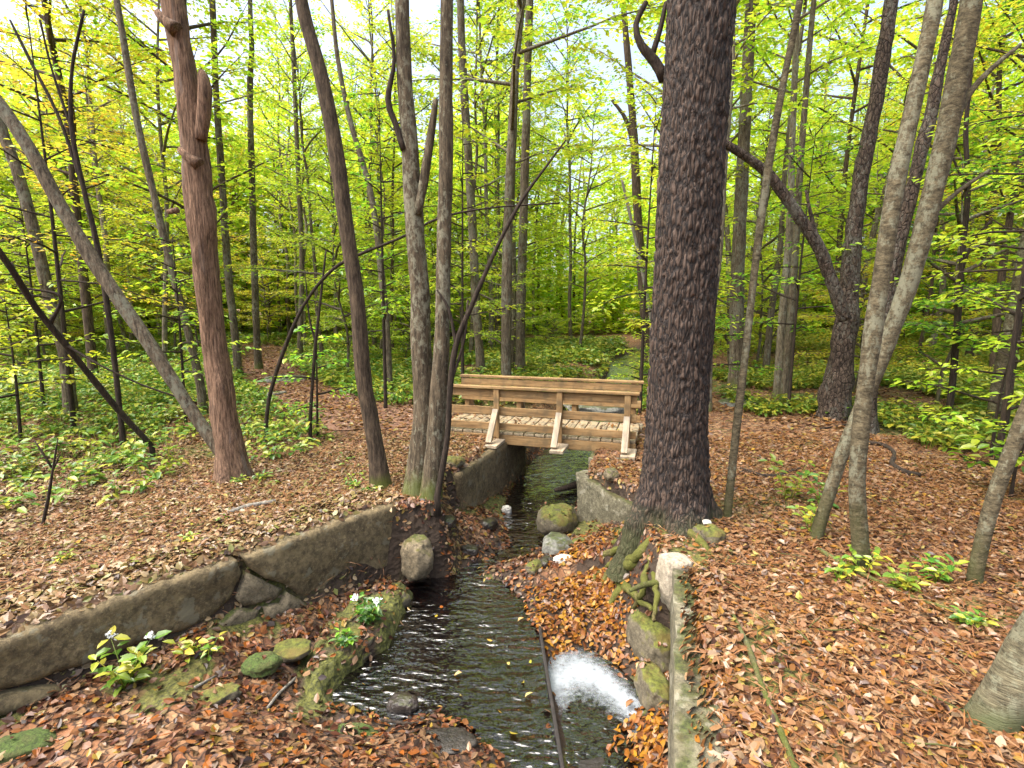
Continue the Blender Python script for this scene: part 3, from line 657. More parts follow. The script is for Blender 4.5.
for k, (pts, out, mt) in enumerate([([(247, 573), (262, 580), (281, 589), (275, 599), (256, 602), (241, 605), (236, 599)], .045, 'stone'), ([(285, 590), (303, 602), (329, 594), (341, 601), (302, 617), (262, 621), (261, 606), (279, 602)], .075, 'stone'),
        ([(211, 625), (236, 608), (257, 608), (257, 622), (224, 637)], .06, 'stone'), ([(262, 625), (303, 621), (345, 604), (395, 582), (392, 594), (340, 618), (270, 642)], .06, 'stone'),
        ([(60, 678), (110, 660), (150, 645), (205, 627), (208, 638), (150, 660), (70, 690)], .0, 'concrete'), ([(-999, .3, -.48), (0, 695), (55, 684), (72, 697), (0, 712), (-999, .3, -.55)], .06, 'concrete'), ([(-999, .3, -.58), (0, 716), (48, 704), (36, 722), (0, 735)], .08, 'stone')]):
    wallpiece('stone', pts, out, M[mt], 60+k, .18, .018)
# moss strip and loose mortar on the far top of the wall is in the concrete material; right wall:
b0_, b1_ = np.array([.30, .65]), np.array([1.08, 3.28]); dr = (b1_-b0_)/np.linalg.norm(b1_-b0_); bk = np.array([dr[1], -dr[0]]); lr = np.linalg.norm(b1_-b0_)
rw = root('retaining_wall', (b0_[0], b0_[1], -.9), label='narrow mossy concrete wall with a pale top, right of the stream', cat='wall')
for s0, s1, z, sd in ((0, 1.62, .012, 31), (1.635, lr, -.01, 32)):
    A, B = b0_+dr*s0, b0_+dr*s1
    ac = Acc(); block(ac, [(*A, -1), (*(A+bk*.18), -1), (*(B+bk*.18), -1), (*B, -1)], [(*A, z), (*(A+bk*.18), z), (*(B+bk*.18), z), (*B, z)], .04, .014, 3, sd, .008)
    link('wall_section', ac.me('wall_section', True, rw.location), M['concrete_moss'], rw)
# left abutment under the bridge
la = [np.array(p) for p in ((-.56, 5.5), (.20, 7.5), (-.6, 7.9), (-1.25, 5.62))]
ac = Acc(); block(ac, [(*p, -1.0) for p in la], [(*p, -.06) for p in la], .07, .012, 2, 41, .006)
ab = link('bridge_abutment', ac.me('bridge_abutment', True, (-.5, 6.3, -1)), MC, loc=(-.5, 6.3, -1), label='square concrete abutment under the left end of the bridge', cat='abutment')
ra = [np.array(p) for p in ((1.22, 4.72), (1.75, 5.2), (1.25, 6.0), (.72, 5.52))]
ac = Acc(); block(ac, [(*(p+np.array([-.03, -.02])), -.95) for p in ra], [(*ra[0], -.22), (*ra[1], -.12), (*ra[2], -.06), (*ra[3], -.1)], .06, .03, 2.2, 43, .01)
link('stone_slab', ac.me('stone_slab', True, (1.2, 5.3, -.6)), M['concrete_moss'], loc=(1.2, 5.3, -.6), label='big tilted green grey concrete slab between pine and bridge', cat='stone slab')
ra = [np.array(p) for p in ((.93, 6.08), (1.6, 6.0), (1.9, 7.2), (1.3, 7.5))]
ac = Acc(); block(ac, [(*p, -1) for p in ra], [(*p, -.07) for p in ra], .08, .012, 2, 45, .006)
link('bridge_abutment', ac.me('bridge_abutment', True, (1.4, 6.7, -1)), M['concrete_moss'], loc=(1.4, 6.7, -1), label='mossy concrete abutment under the right end of the bridge', cat='abutment')
# leaves lying on the abutments and slab
for (cx, cy, rx, ry, n, z0, lb) in ((-.72, 6.2, .35, .75, 900, -.03, 'pinkish leaves on top of the left abutment'), (1.3, 5.45, .42, .42, 700, -.06, 'brown leaves lying on the tilted slab by the pine')):
    X = rng.uniform(cx-rx, cx+rx, n); Y = rng.uniform(cy-ry, cy+ry, n); q = la if cx < 0 else [np.array(p) for p in ((1.25, 4.95), (1.75, 5.2), (1.25, 6.0), (.78, 5.55))]
    k = sdf_poly(X, Y, [tuple(p) for p in q]) < -.03
    litter('abutment_leaf_litter', X[k], Y[k], rng.uniform(.05, .09, k.sum()), M['litter'], lb, zfun=lambda x, y, z=z0: np.full(x.shape, z), tilt=.3)

def strip_litter(p, dv, bv, L, wdt, n, z, mat, lb, t0=.0):
    s_ = rng.uniform(0, L, n); t_ = t0+(wdt-t0)*rng.random(n)**.75; q = p[None]+s_[:, None]*dv+t_[:, None]*bv
    litter('leaf_litter', q[:, 0], q[:, 1], rng.uniform(.03, .07, n), M[mat], lb, zfun=lambda x, y: np.full(x.shape, z), tilt=.3)
strip_litter(a0, dirn, back, LT, .46, 8000, .008, 'litter_tan', 'tan leaves lying along the top of the left wall', .015)
strip_litter(b0_, dr, bk, lr, .30, 1700, .0, 'litter', 'brown leaves along the top of the right wall', .05)
# ------------------------------------------------------------------ footbridge
O = np.array([-.83, 7.0, 0]); U = np.array([.957, -.289, 0]); VV = np.array([.289, .957, 0]); ZU = np.array([0, 0, 1.])
U0, U1, BW = -.27, 2.47, 1.05
br = root('footbridge', O, label='low weathered timber footbridge with plank railings over the stream', cat='footbridge')
from mathutils import Matrix
br.rotation_euler = Matrix(((U[0], VV[0], 0), (U[1], VV[1], 0), (0, 0, 1))).to_euler()
def timber(name, u0, u1, v0, v1, z0, z1, mat='wood', tilt=0.):
    ac = Acc(); c = np.array([(u0+u1)/2, (v0+v1)/2, (z0+z1)/2])
    long_u = (u1-u0) >= (v1-v0) and (u1-u0) >= (z1-z0)
    box(ac, (0, 0, 0), ((u1-u0)/2, 0, 0), (0, (v1-v0)/2, 0), (0, 0, (z1-z0)/2), .005)
    me = ac.me(name, False)
    if not long_u:                                             # grain runs along local x: turn the mesh's own axes
        V = np.zeros(len(me.vertices)*3); me.vertices.foreach_get('co', V); V = V.reshape(-1, 3)
        if (v1-v0) > (z1-z0): V = V[:, [1, 0, 2]]*[1, -1, 1]; e = (0, 0, math.pi/2)
        else: V = V[:, [2, 1, 0]]*[1, 1, -1]; e = (0, -math.pi/2, 0)
        me.vertices.foreach_set('co', V.ravel()); me.update()
    else: e = (0, 0, 0)
    o = link(name, me, M[mat], br, loc=tuple(c)); o.rotation_euler = (e[0], e[1], e[2]+tilt); return o
prnd = random.Random(4)
for v in (.022, BW/2, BW-.022): timber('beam', U0, U1, v-.022, v+.022, -.085, .046)
nd = 19; dw = (U1-U0)/nd
for k in range(nd):
    u = U0+k*dw; e = prnd.uniform(-.012, .012)
    timber('deck_board', u+.006, u+dw-.006, -.001+e*.4, BW+.001+e*.4, .05, .085+prnd.uniform(-.002, .003), 'wood_deck')
PU = (-.19, .66, 1.51, 2.36)
for side, v0, out in (('near', -.002, -1), ('far', BW+.002, 1)):
    va, vb = (v0-.042, v0-.002) if out < 0 else (v0+.002, v0+.042)
    for u in PU:
        timber('post', u-.038, u+.038, va-.0, vb, -.07, .665)
        # outrigger plank and sloping brace
        vo0, vo1 = (v0-.42, v0-.044) if out < 0 else (v0+.044, v0+.42)
        timber('outrigger', u-.04, u+.13, vo0, vo1, -.036, .004, 'wood_pale')
        p0 = np.array([u+.0, v0+out*.36, .02]); p1 = np.array([u+.0, v0+out*.062, .40]); dd = (p1-p0); ln = np.linalg.norm(dd)
        ac = Acc(); box(ac, (0, 0, 0), (ln/2, 0, 0), (0, .038, 0), (0, 0, .019), .004)
        o = link('brace', ac.me('brace', False), M['wood_pale'], br, loc=tuple((p0+p1)/2)); x = Vector(dd).normalized(); yv = Vector((1, 0, 0)); zv = x.cross(yv)
        o.rotation_euler = Matrix((x, yv, zv)).transposed().to_euler()
    vi, vj = (vb+.001, vb+.034) if out < 0 else (va-.034, va-.001)
    timber('rail', U0, U1, vi, vj, .555, .655); timber('rail', U0, U1, vi, vj, .315, .42); timber('rail', U0, U1, vi, vj, .11, .205)
    timber('handrail', U0-.02, U1+.03, min(vi, va)-.012, max(vj, vb)+.012, .668, .703, 'wood')
X = rng.uniform(U0, U1, 170); Y = rng.uniform(.08, BW-.08, 170); pos = O[None]+X[:, None]*U+Y[:, None]*VV
litter('bridge_leaf_litter', pos[:, 0], pos[:, 1], rng.uniform(.04, .08, 170), M['litter'], 'brown leaves strewn on the bridge deck', zfun=lambda x, y: np.full(x.shape, .088), tilt=.15)

# ------------------------------------------------------------------ rocks
def ico(n=4):
    import bmesh
    bm = bmesh.new(); bmesh.ops.create_icosphere(bm, subdivisions=n, radius=1); V = np.array([v.co[:] for v in bm.verts]); T = np.array([[v.index for v in f.verts] for f in bm.faces]); bm.free(); return V, T
IV, IT = ico(5); ROCKTOP = []
def rock(name, label, c, size, mat, seed=0, rz=0., flat=.0, rough=.22, cat='rock', group=None, parent=None):
    V = IV.copy(); n = fbm(V[:, 0]*1.1+seed, V[:, 1]*1.1, V[:, 2]*1.1, 3, seed); V = V*(1+rough*n)[:, None]
    V = np.sign(V)*np.abs(V)**(.82); n2 = fbm(V[:, 0]*5, V[:, 1]*5+seed, V[:, 2]*5, 3, seed+3); V = V*(1+.035*n2)[:, None]
    if flat: V[:, 2] = np.where(V[:, 2] > flat, flat+(V[:, 2]-flat)*.25, V[:, 2])
    V = V*np.asarray(size); c_, s_ = math.cos(rz), math.sin(rz); V = np.c_[V[:, 0]*c_-V[:, 1]*s_, V[:, 0]*s_+V[:, 1]*c_, V[:, 2]]
    if mat in ('stone_moss', 'stone_green') or name == 'flat_boulder':
        nz = V[:, 2]/np.asarray(size)[2]; k = np.flatnonzero(nz > .45); cnt = int(size[0]*size[1]*(420 if size[0] < .45 else 60)); 
        if len(k) and cnt:
            q = np.random.default_rng(seed).choice(k, cnt); ROCKTOP.append(V[q]+np.asarray(c))
    return link(name, mesh(name, V, IT), M[mat], loc=tuple(c), label=label, cat=cat, group=group)
def at_(px, py, z, dz=0.): g = G(px, py, z); return (g[0], g[1], z+dz)
rock('boulder', 'rounded boulder half green moss at the foot of the twin lichened trunks', (-.84, 4.33, -.46), (.13, .14, .19), 'stone', 3, .4)
rock('boulder', 'yellow green mossy boulder leaning on the big tilted slab', at_(556, 520, -.55), (.20, .20, .17), 'stone_moss', 5, .2)
rock('boulder', 'round grey green boulder beside the stream, below the mossy one', at_(557, 549, -.58, .02), (.16, .13, .13), 'stone_grey', 8)
rock('small_rock', 'small dull green rock right of the round grey boulder', at_(580, 547, -.56), (.09, .09, .08), 'stone_moss', 9)
rock('small_rock', 'smooth white rock below the round grey boulder', at_(565, 563, -.57, .02), (.105, .06, .055), 'stone_white', 12, -.1, rough=.12)
rock('small_rock', 'white stone in the dark stream under the left abutment', at_(507, 512, WL, .03), (.06, .05, .05), 'stone_white', 14)
rock('standing_stone', 'pale tan upright stone at the end of the right wall', (1.13, 3.38, -.14), (.12, .11, .26), 'stone_pale', 17, .2, flat=.55, rough=.16)
rock('small_rock', 'small mossy rock with a pale top right of the pine', at_(709, 537, .0, .0), (.11, .10, .085), 'stone_moss', 19)
rock('small_rock', 'pale flat pebble lying on the small mossy rock', at_(706, 534, .0, .095), (.035, .03, .016), 'stone_white', 20)
rock('mossy_ledge', 'broad mossy ledge rock over the dark pool edge', at_(352, 640, -.60, -.05), (.12, .17, .09), 'stone_moss', 23, -.6, rough=.35)
rock('mossy_ledge', 'yellow mossy ledge at the back of the pool near the wall', at_(392, 596, -.60, -.06), (.10, .14, .10), 'stone_moss', 24, -.5, rough=.35)
rock('mossy_rock', 'flat yellow mossed stone between wall and pool', at_(292, 646, -.54, -.02), (.12, .10, .05), 'stone_moss', 26, .2, flat=.3)
rock('mossy_rock', 'bright green moss cushion on the left leafy bank', at_(262, 664, -.50, -.01), (.11, .08, .05), 'stone_green', 27)
rock('mossy_rock', 'olive mossy rock in the bottom left leaves beneath the wall', at_(190, 702, -.45, -.04), (.26, .08, .08), 'stone_moss', 28, .6, flat=.4)
rock('mossy_rock', 'green mossy rock at the bottom left corner', at_(20, 748, -.42, -.03), (.20, .10, .08), 'stone_green', 29, .4)
rock('mossy_rock', 'low mossy rock half buried in leaves at the bottom centre', at_(350, 742, -.68, .0), (.17, .10, .06), 'stone_green', 33)
rock('wet_rock', 'wet black rock at the front edge of the pool', at_(425, 752, -.68, .02), (.24, .10, .09), 'stone_black', 30, .1, flat=.3)
rock('wet_rock', 'dark wet stone breaking the pool surface by a leaf clump', at_(402, 705, -.72, .0), (.10, .06, .06), 'stone_wet', 31)
rock('wet_rock', 'submerged dark rock in front of the lower plunge pool', at_(596, 768, -.82, -.0), (.15, .10, .045), 'stone_black', 34, .3, flat=.3)
rock('mossy_rock', 'moss cloaked rock against the inner face of the right wall', at_(650, 640, -.62), (.12, .22, .18), 'stone_moss', 35, .3)
rock('mossy_rock', 'dark mossy rock low beside the lower pool', at_(655, 690, -.70), (.11, .17, .12), 'stone_moss', 36, .2)
rock('flat_boulder', 'flat blue grey boulder behind the bridge railing', at_(598, 408, .0, .02), (.55, .4, .16), 'stone_grey', 37, .0, flat=.35)
rock('flat_boulder', 'low grey flat rock on the leafy ground right of the pine', at_(752, 404, .0, .02), (.50, .35, .12), 'stone_grey', 38, .1, flat=.3)
rock('flat_boulder', 'grey rock beside the path on the left', at_(284, 383, .0, .05), (.45, .35, .22), 'stone_grey', 39, .3, flat=.4)
rock('flat_boulder', 'second low rock across the path edge', at_(262, 398, .0, .02), (.5, .3, .10), 'stone', 40, .2, flat=.3)
for k, (px, py, s, mt, lb) in enumerate([(470, 552, .07, 'stone_wet', 'wet dark stone in the narrow run above the pool'), (488, 530, .09, 'stone_wet', 'wet stone at the foot of the left abutment'), (448, 560, .08, 'stone_wet', 'dark stone in the shallow lip of the pool'), (520, 545, .06, 'stone_wet', 'little wet stone splitting the rill'),
        (535, 575, .07, 'stone_moss', 'mossy stone at the upper end of the dark board'), (430, 532, .10, 'stone_moss', 'mossy stone right of the twin trunks'), (455, 520, .09, 'stone_moss', 'mossy stone against the front of the left abutment'), (546, 572, .06, 'stone_wet', 'dark wet stone beside the white rock'), (610, 535, .08, 'stone', 'tan stone below the tilted slab')]):
    g = G(px, py, -.66); rock('small_rock', lb, (g[0], g[1], gz(g[0], g[1])+s*.3), (s*1.3, s, s*.75), mt, 50+k, k)

RT = np.vstack(ROCKTOP)
litter('rock_leaf_litter', RT[:, 0], RT[:, 1], rng.uniform(.025, .06, len(RT)), M['litter_wet'], 'single leaves resting on the mossy rocks', zfun=lambda x, y: RT[:, 2]+.002, tilt=.35)
mX = rng.uniform(-1.02, -.48, 900); mY = rng.uniform(4.26, 4.52, 900)
litter('leaf_litter', mX, mY, rng.uniform(.03, .06, 900), M['litter_wet'], 'leaves clinging to the steep bank under the twin trunks', lift=.012)

# ------------------------------------------------------------------ trees traced from the photograph
def px_path(pts, Y):
    """pixel points with pixel widths -> world points and radii; Y is a number or one per point"""
    C = []; R = []
    for i, (px, py, wd) in enumerate(pts):
        y = Y[i] if isinstance(Y, (list, tuple)) else Y
        p = P(px, py, y); dp = p[1]*CS-(p[2]-CH)*SN; C.append(p); R.append(wd/2*dp/F)
    return np.array(C), np.array(R)
def extend(C, R, H, rng_):
    """carry a trunk on above the picture to height H, bending back to upright"""
    d_ = C[-1]-C[-2]; d_ /= np.linalg.norm(d_); p = C[-1].copy(); r = R[-1]; rr = [r]; pts = [p.copy()]
    while p[2] < H:
        d_ = d_*.8+np.array([rng_.normal(0, .05), rng_.normal(0, .05), .35]); d_ /= np.linalg.norm(d_)
        p = p+d_*.9; r = max(.012, r*.87); pts.append(p.copy()); rr.append(r)
    return np.vstack([C, pts[1:]]), np.concatenate([R, rr[1:]])
CROWNS = []   # filled below: (crown mesh, limb mesh) tops for traced trees
def tree(name, label, pts, Y, mat, H=None, limbs=(), flare=.5, rough=.08, seg=14, cat='tree', group=None, crown=None, cmat='leaf_lime', step=.07, seed=1, crown_scale=1., on_ground=True, wf=.84):
    C, R = px_path(pts, Y); R = R*wf
    r_ = np.random.default_rng(seed)
    if on_ground:
        g = gz(C[0][0], C[0][1]); base = C[0].copy(); base[2] = g
        if C[0][2] > g+.02: C = np.vstack([base, C]); R = np.concatenate([[R[0]*1.05], R])
        low = C[0].copy(); low[2] = g-.12; C = np.vstack([low, C]); R = np.concatenate([[R[0]*1.08], R])
    else: base = C[0].copy()
    if H: C, R = extend(C, R, H, r_)
    top = C[-1].copy()
    e = root(name, base, label=label, cat=cat, group=group)
    cs, rs = smooth_path(C, R, step); ac = Acc(); tube(ac, cs, rs, seg, rough, 9, seed, flare)
    link('trunk', ac.me('trunk', True, base), M[mat], e)
    for li in limbs:
        lp, ly = li[0], li[1]; lc, lr_ = px_path(lp, ly); lc, lr_ = smooth_path(lc, lr_, .06); ac = Acc(); tube(ac, lc, lr_, 8, .12, 12, seed+3)
        link('limb', ac.me('limb', True, base), M[li[2] if len(li) > 2 else mat], e)
    if crown is not None:
        cm, lm = CROWNS[crown]; zc = top[2]-base[2]
        for nm, me in (('crown', cm), ('limb', lm)):
            o = bpy.data.objects.new(nm, me); COL.objects.link(o); o.parent = e; o.location = tuple(top-base); o.rotation_euler = (0, 0, seed*1.3); o.scale = (crown_scale,)*3
            o.material_slots[0].link = 'OBJECT'; o.material_slots[0].material = M[cmat] if nm == 'crown' else M[mat]
    return e

# ---- tree generator for crowns and forest trees
def limbs_and_leaves(r_, wood, lf, origin_fn, z0, z1, nl, Lmax, twigs, per, leaf, e0=.45, shape=None, fine=False, droop=.25, flat=.3, r0=.03):
    pos = []; hd = []; nr = []
    az = r_.random()*6.28
    for i in range(nl):
        t = (i+r_.random()*.8)/nl; z = z0+(z1-z0)*t; az += 2.4+r_.normal(0, .35)
        L = Lmax*(shape(t) if shape else (1-.65*t))*r_.uniform(.65, 1.15)
        el = e0*(1+.8*t)+r_.normal(0, .12); p = origin_fn(z).copy(); d_ = np.array([math.cos(az)*math.cos(el), math.sin(az)*math.cos(el), math.sin(el)])
        n = 6; pts = [p.copy()]
        for k in range(n):
            d_ = d_+np.array([r_.normal(0, .09), r_.normal(0, .09), r_.normal(0, .05)-droop*.16*(k > 1)]); d_ /= np.linalg.norm(d_); p = p+d_*L/n; pts.append(p.copy())
        pts = np.array(pts); tube(wood, pts, np.linspace(r0*(L/Lmax)+.006, .004, n+1), 5, 0, cap=False)
        for j in range(twigs):
            s = .22+.78*(j+r_.random()*.6)/twigs; q = s*n; k = min(n-1, int(q)); o = pts[k]+(pts[k+1]-pts[k])*(q-k); bd = pts[k+1]-pts[k]; bd /= np.linalg.norm(bd)
            side = 1 if j % 2 else -1; aa = side*r_.uniform(.5, 1.15); ca, sa = math.cos(aa), math.sin(aa)
            td = np.array([bd[0]*ca-bd[1]*sa, bd[0]*sa+bd[1]*ca, bd[2]*.4+r_.normal(0, .12)]); td /= np.linalg.norm(td)
            tl = L*r_.uniform(.22, .42)*(1.15-.5*s); m = max(4, int(per*tl/(Lmax*.35)))
            tp = np.array([o, o+td*tl*.5+[0, 0, .01], o+td*tl-[0, 0, .06*tl]]); tube(wood, tp, [.005, .004, .002], 3, 0, cap=False)
            u_ = np.linspace(.12, 1, m); lat = np.array([-td[1], td[0], 0]); sg = np.where(np.arange(m) % 2, 1, -1)[:, None]
            pp_ = o+td*tl*u_[:, None]+lat*sg*r_.uniform(0, .4, m)[:, None]*leaf*1.2*(1.6)+np.c_[r_.normal(0, leaf*.5, (m, 2)), r_.normal(0, leaf*.35, m)]
            pos.append(pp_); hd.append(td*.7+lat*sg*r_.uniform(.3, 1.2, (m, 1))+np.c_[np.zeros((m, 2)), r_.normal(-.2, .2, m)])
            nr.append(np.c_[r_.normal(0, flat, (m, 2)), np.ones(m)])
    pos = np.vstack(pos); hd = np.vstack(hd); nr = np.vstack(nr); n = len(pos)
    L = leaf*r_.uniform(.65, 1.25, n); leaves(lf, pos, hd, nr, L, L*r_.uniform(.5, .68, n), fine)
def gen_tree(seed, H, hb, spread, nl, twigs, per, leaf, rad, e0=.45, flat=.35, droop=.25, fine=False, wob=.25):
    r_ = np.random.default_rng(seed); n = 9; zs = np.linspace(0, H, n)
    C = np.c_[np.cumsum(r_.normal(0, wob/3, n)), np.cumsum(r_.normal(0, wob/3, n)), zs]; C[:, :2] -= C[0, :2]; C = np.vstack([[C[0, 0], C[0, 1], -.3], C])
    R = np.concatenate([[rad*1.1], rad*(1-zs/H*.85)]); cs, rs = smooth_path(C, R, .35)
    wood = Acc(); tube(wood, cs, rs, 9, .1, 3, seed, .5); lf = Acc()
    def org(z): return np.array([np.interp(z, cs[:, 2], cs[:, 0]), np.interp(z, cs[:, 2], cs[:, 1]), z])
    sh = lambda t: (math.sin(math.pi*min(1, .18+t*.80)))**.8+.12
    limbs_and_leaves(r_, wood, lf, org, hb, H*.97, nl, spread, twigs, per, leaf, e0, sh, fine, droop, flat)
    return wood.me('trunk'), lf.me('crown', False)
def gen_top(seed, H, spread, nl, twigs, per, leaf, drop=0.):
    r_ = np.random.default_rng(seed); wood = Acc(); lf = Acc()
    tube(wood, np.array([[0, 0, -.02], [.05, 0, H*.4], [.0, .1, H]]), [.02, .014, .005], 6, 0)
    limbs_and_leaves(r_, wood, lf, lambda z: np.array([0, 0, z]), -drop, H, nl, spread, twigs, per, leaf, .35)
    return lf.me('crown', False), wood.me('limb')
for k in range(3):
    c, l = gen_top(300+k, 2.6, 1.7, 12, 7, 12, .11, .6); c.materials.append(M['leaf_lime']); l.materials.append(M['bark_grey']); CROWNS.append((c, l))

T = tree
T('dead_tree', 'reddish brown barkless dead trunk with broken stubs, left of the path', [(234, 474, 38), (226, 420, 31), (214, 340, 30), (204, 250, 31), (197, 170, 33), (190, 110, 30), (181, 50, 26), (171, 0, 27)], 5.2, 'snag', H=6.2, wf=.76, flare=.3, rough=.2, seg=24, step=.05, seed=2,
  limbs=[([(201, 140, 12), (204, 112, 13), (205, 88, 13), (203, 76, 10), (201, 70, 5)], 5.15), ([(199, 165, 14), (187, 156, 9), (180, 149, 7)], 5.1), ([(176, 30, 16), (164, 20, 9), (157, 12, 7)], 5.1), ([(178, 210, 6), (168, 212, 5)], 5.1)])
T('leaning_tree', 'grey brown tree leaning hard left beside the dead trunk', [(228, 462, 20), (205, 430, 19), (182, 396, 18), (150, 345, 19), (118, 298, 20), (88, 252, 20), (60, 205, 19), (30, 150, 18), (0, 105, 18), (-50, 40, 16)], 5.35, 'bark_grey', H=6, seed=4, crown=0, flare=.25, wf=.66)
T('slender_tree', 'dark slender tree at the wall end, bowed left at the top', [(381, 486, 21), (373, 430, 19), (364, 380, 18), (357, 300, 18), (348, 240, 18), (338, 165, 18), (322, 80, 17), (306, 22, 16), (299, -10, 15)], 4.9, 'bark_dark', H=6.5, seed=5, crown=1, cmat='leaf_green')
T('lichened_tree', 'pale lichen spotted trunk, left stem of the twin trees by the bridge', [(415, 508, 30), (420, 460, 26), (424, 400, 25), (421, 340, 24), (420, 290, 23), (414, 220, 22), (410, 150, 20), (404, 70, 18), (402, -10, 17)], 4.75, 'bark_lichen', H=6.5, seed=6, crown=2, cmat='leaf_green',
  limbs=[([(418, 215, 9), (424, 180, 9), (430, 140, 8), (436, 100, 5)], 4.7), ([(404, 150, 7), (396, 125, 6), (388, 100, 6), (394, 60, 4), (388, 10, 3)], 4.7, 'dead')])
T('lichened_tree', 'darker straight trunk, right stem of the twin trees by the bridge', [(429, 516, 28), (434, 460, 24), (438, 400, 22), (442, 330, 20), (444, 240, 19), (446, 160, 18), (446, 80, 17), (447, -10, 16)], 4.6, 'bark_lichen', H=7, seed=7, crown=0, flare=.25, wf=.78)
T('curved_sapling', 'dark bent sapling arching right from the twin trees to high above the bridge', [(437, 498, 8), (447, 440, 7), (450, 390, 7), (456, 345, 7), (474, 300, 6), (498, 245, 5), (522, 200, 4), (545, 168, 3), (566, 140, 2)], 4.5, 'dead', seed=8, seg=8, flare=.2,
  limbs=[([(456, 345, 4), (449, 310, 3), (437, 290, 2)], 4.5), ([(452, 380, 3), (464, 340, 3), (468, 300, 2)], 4.5)])
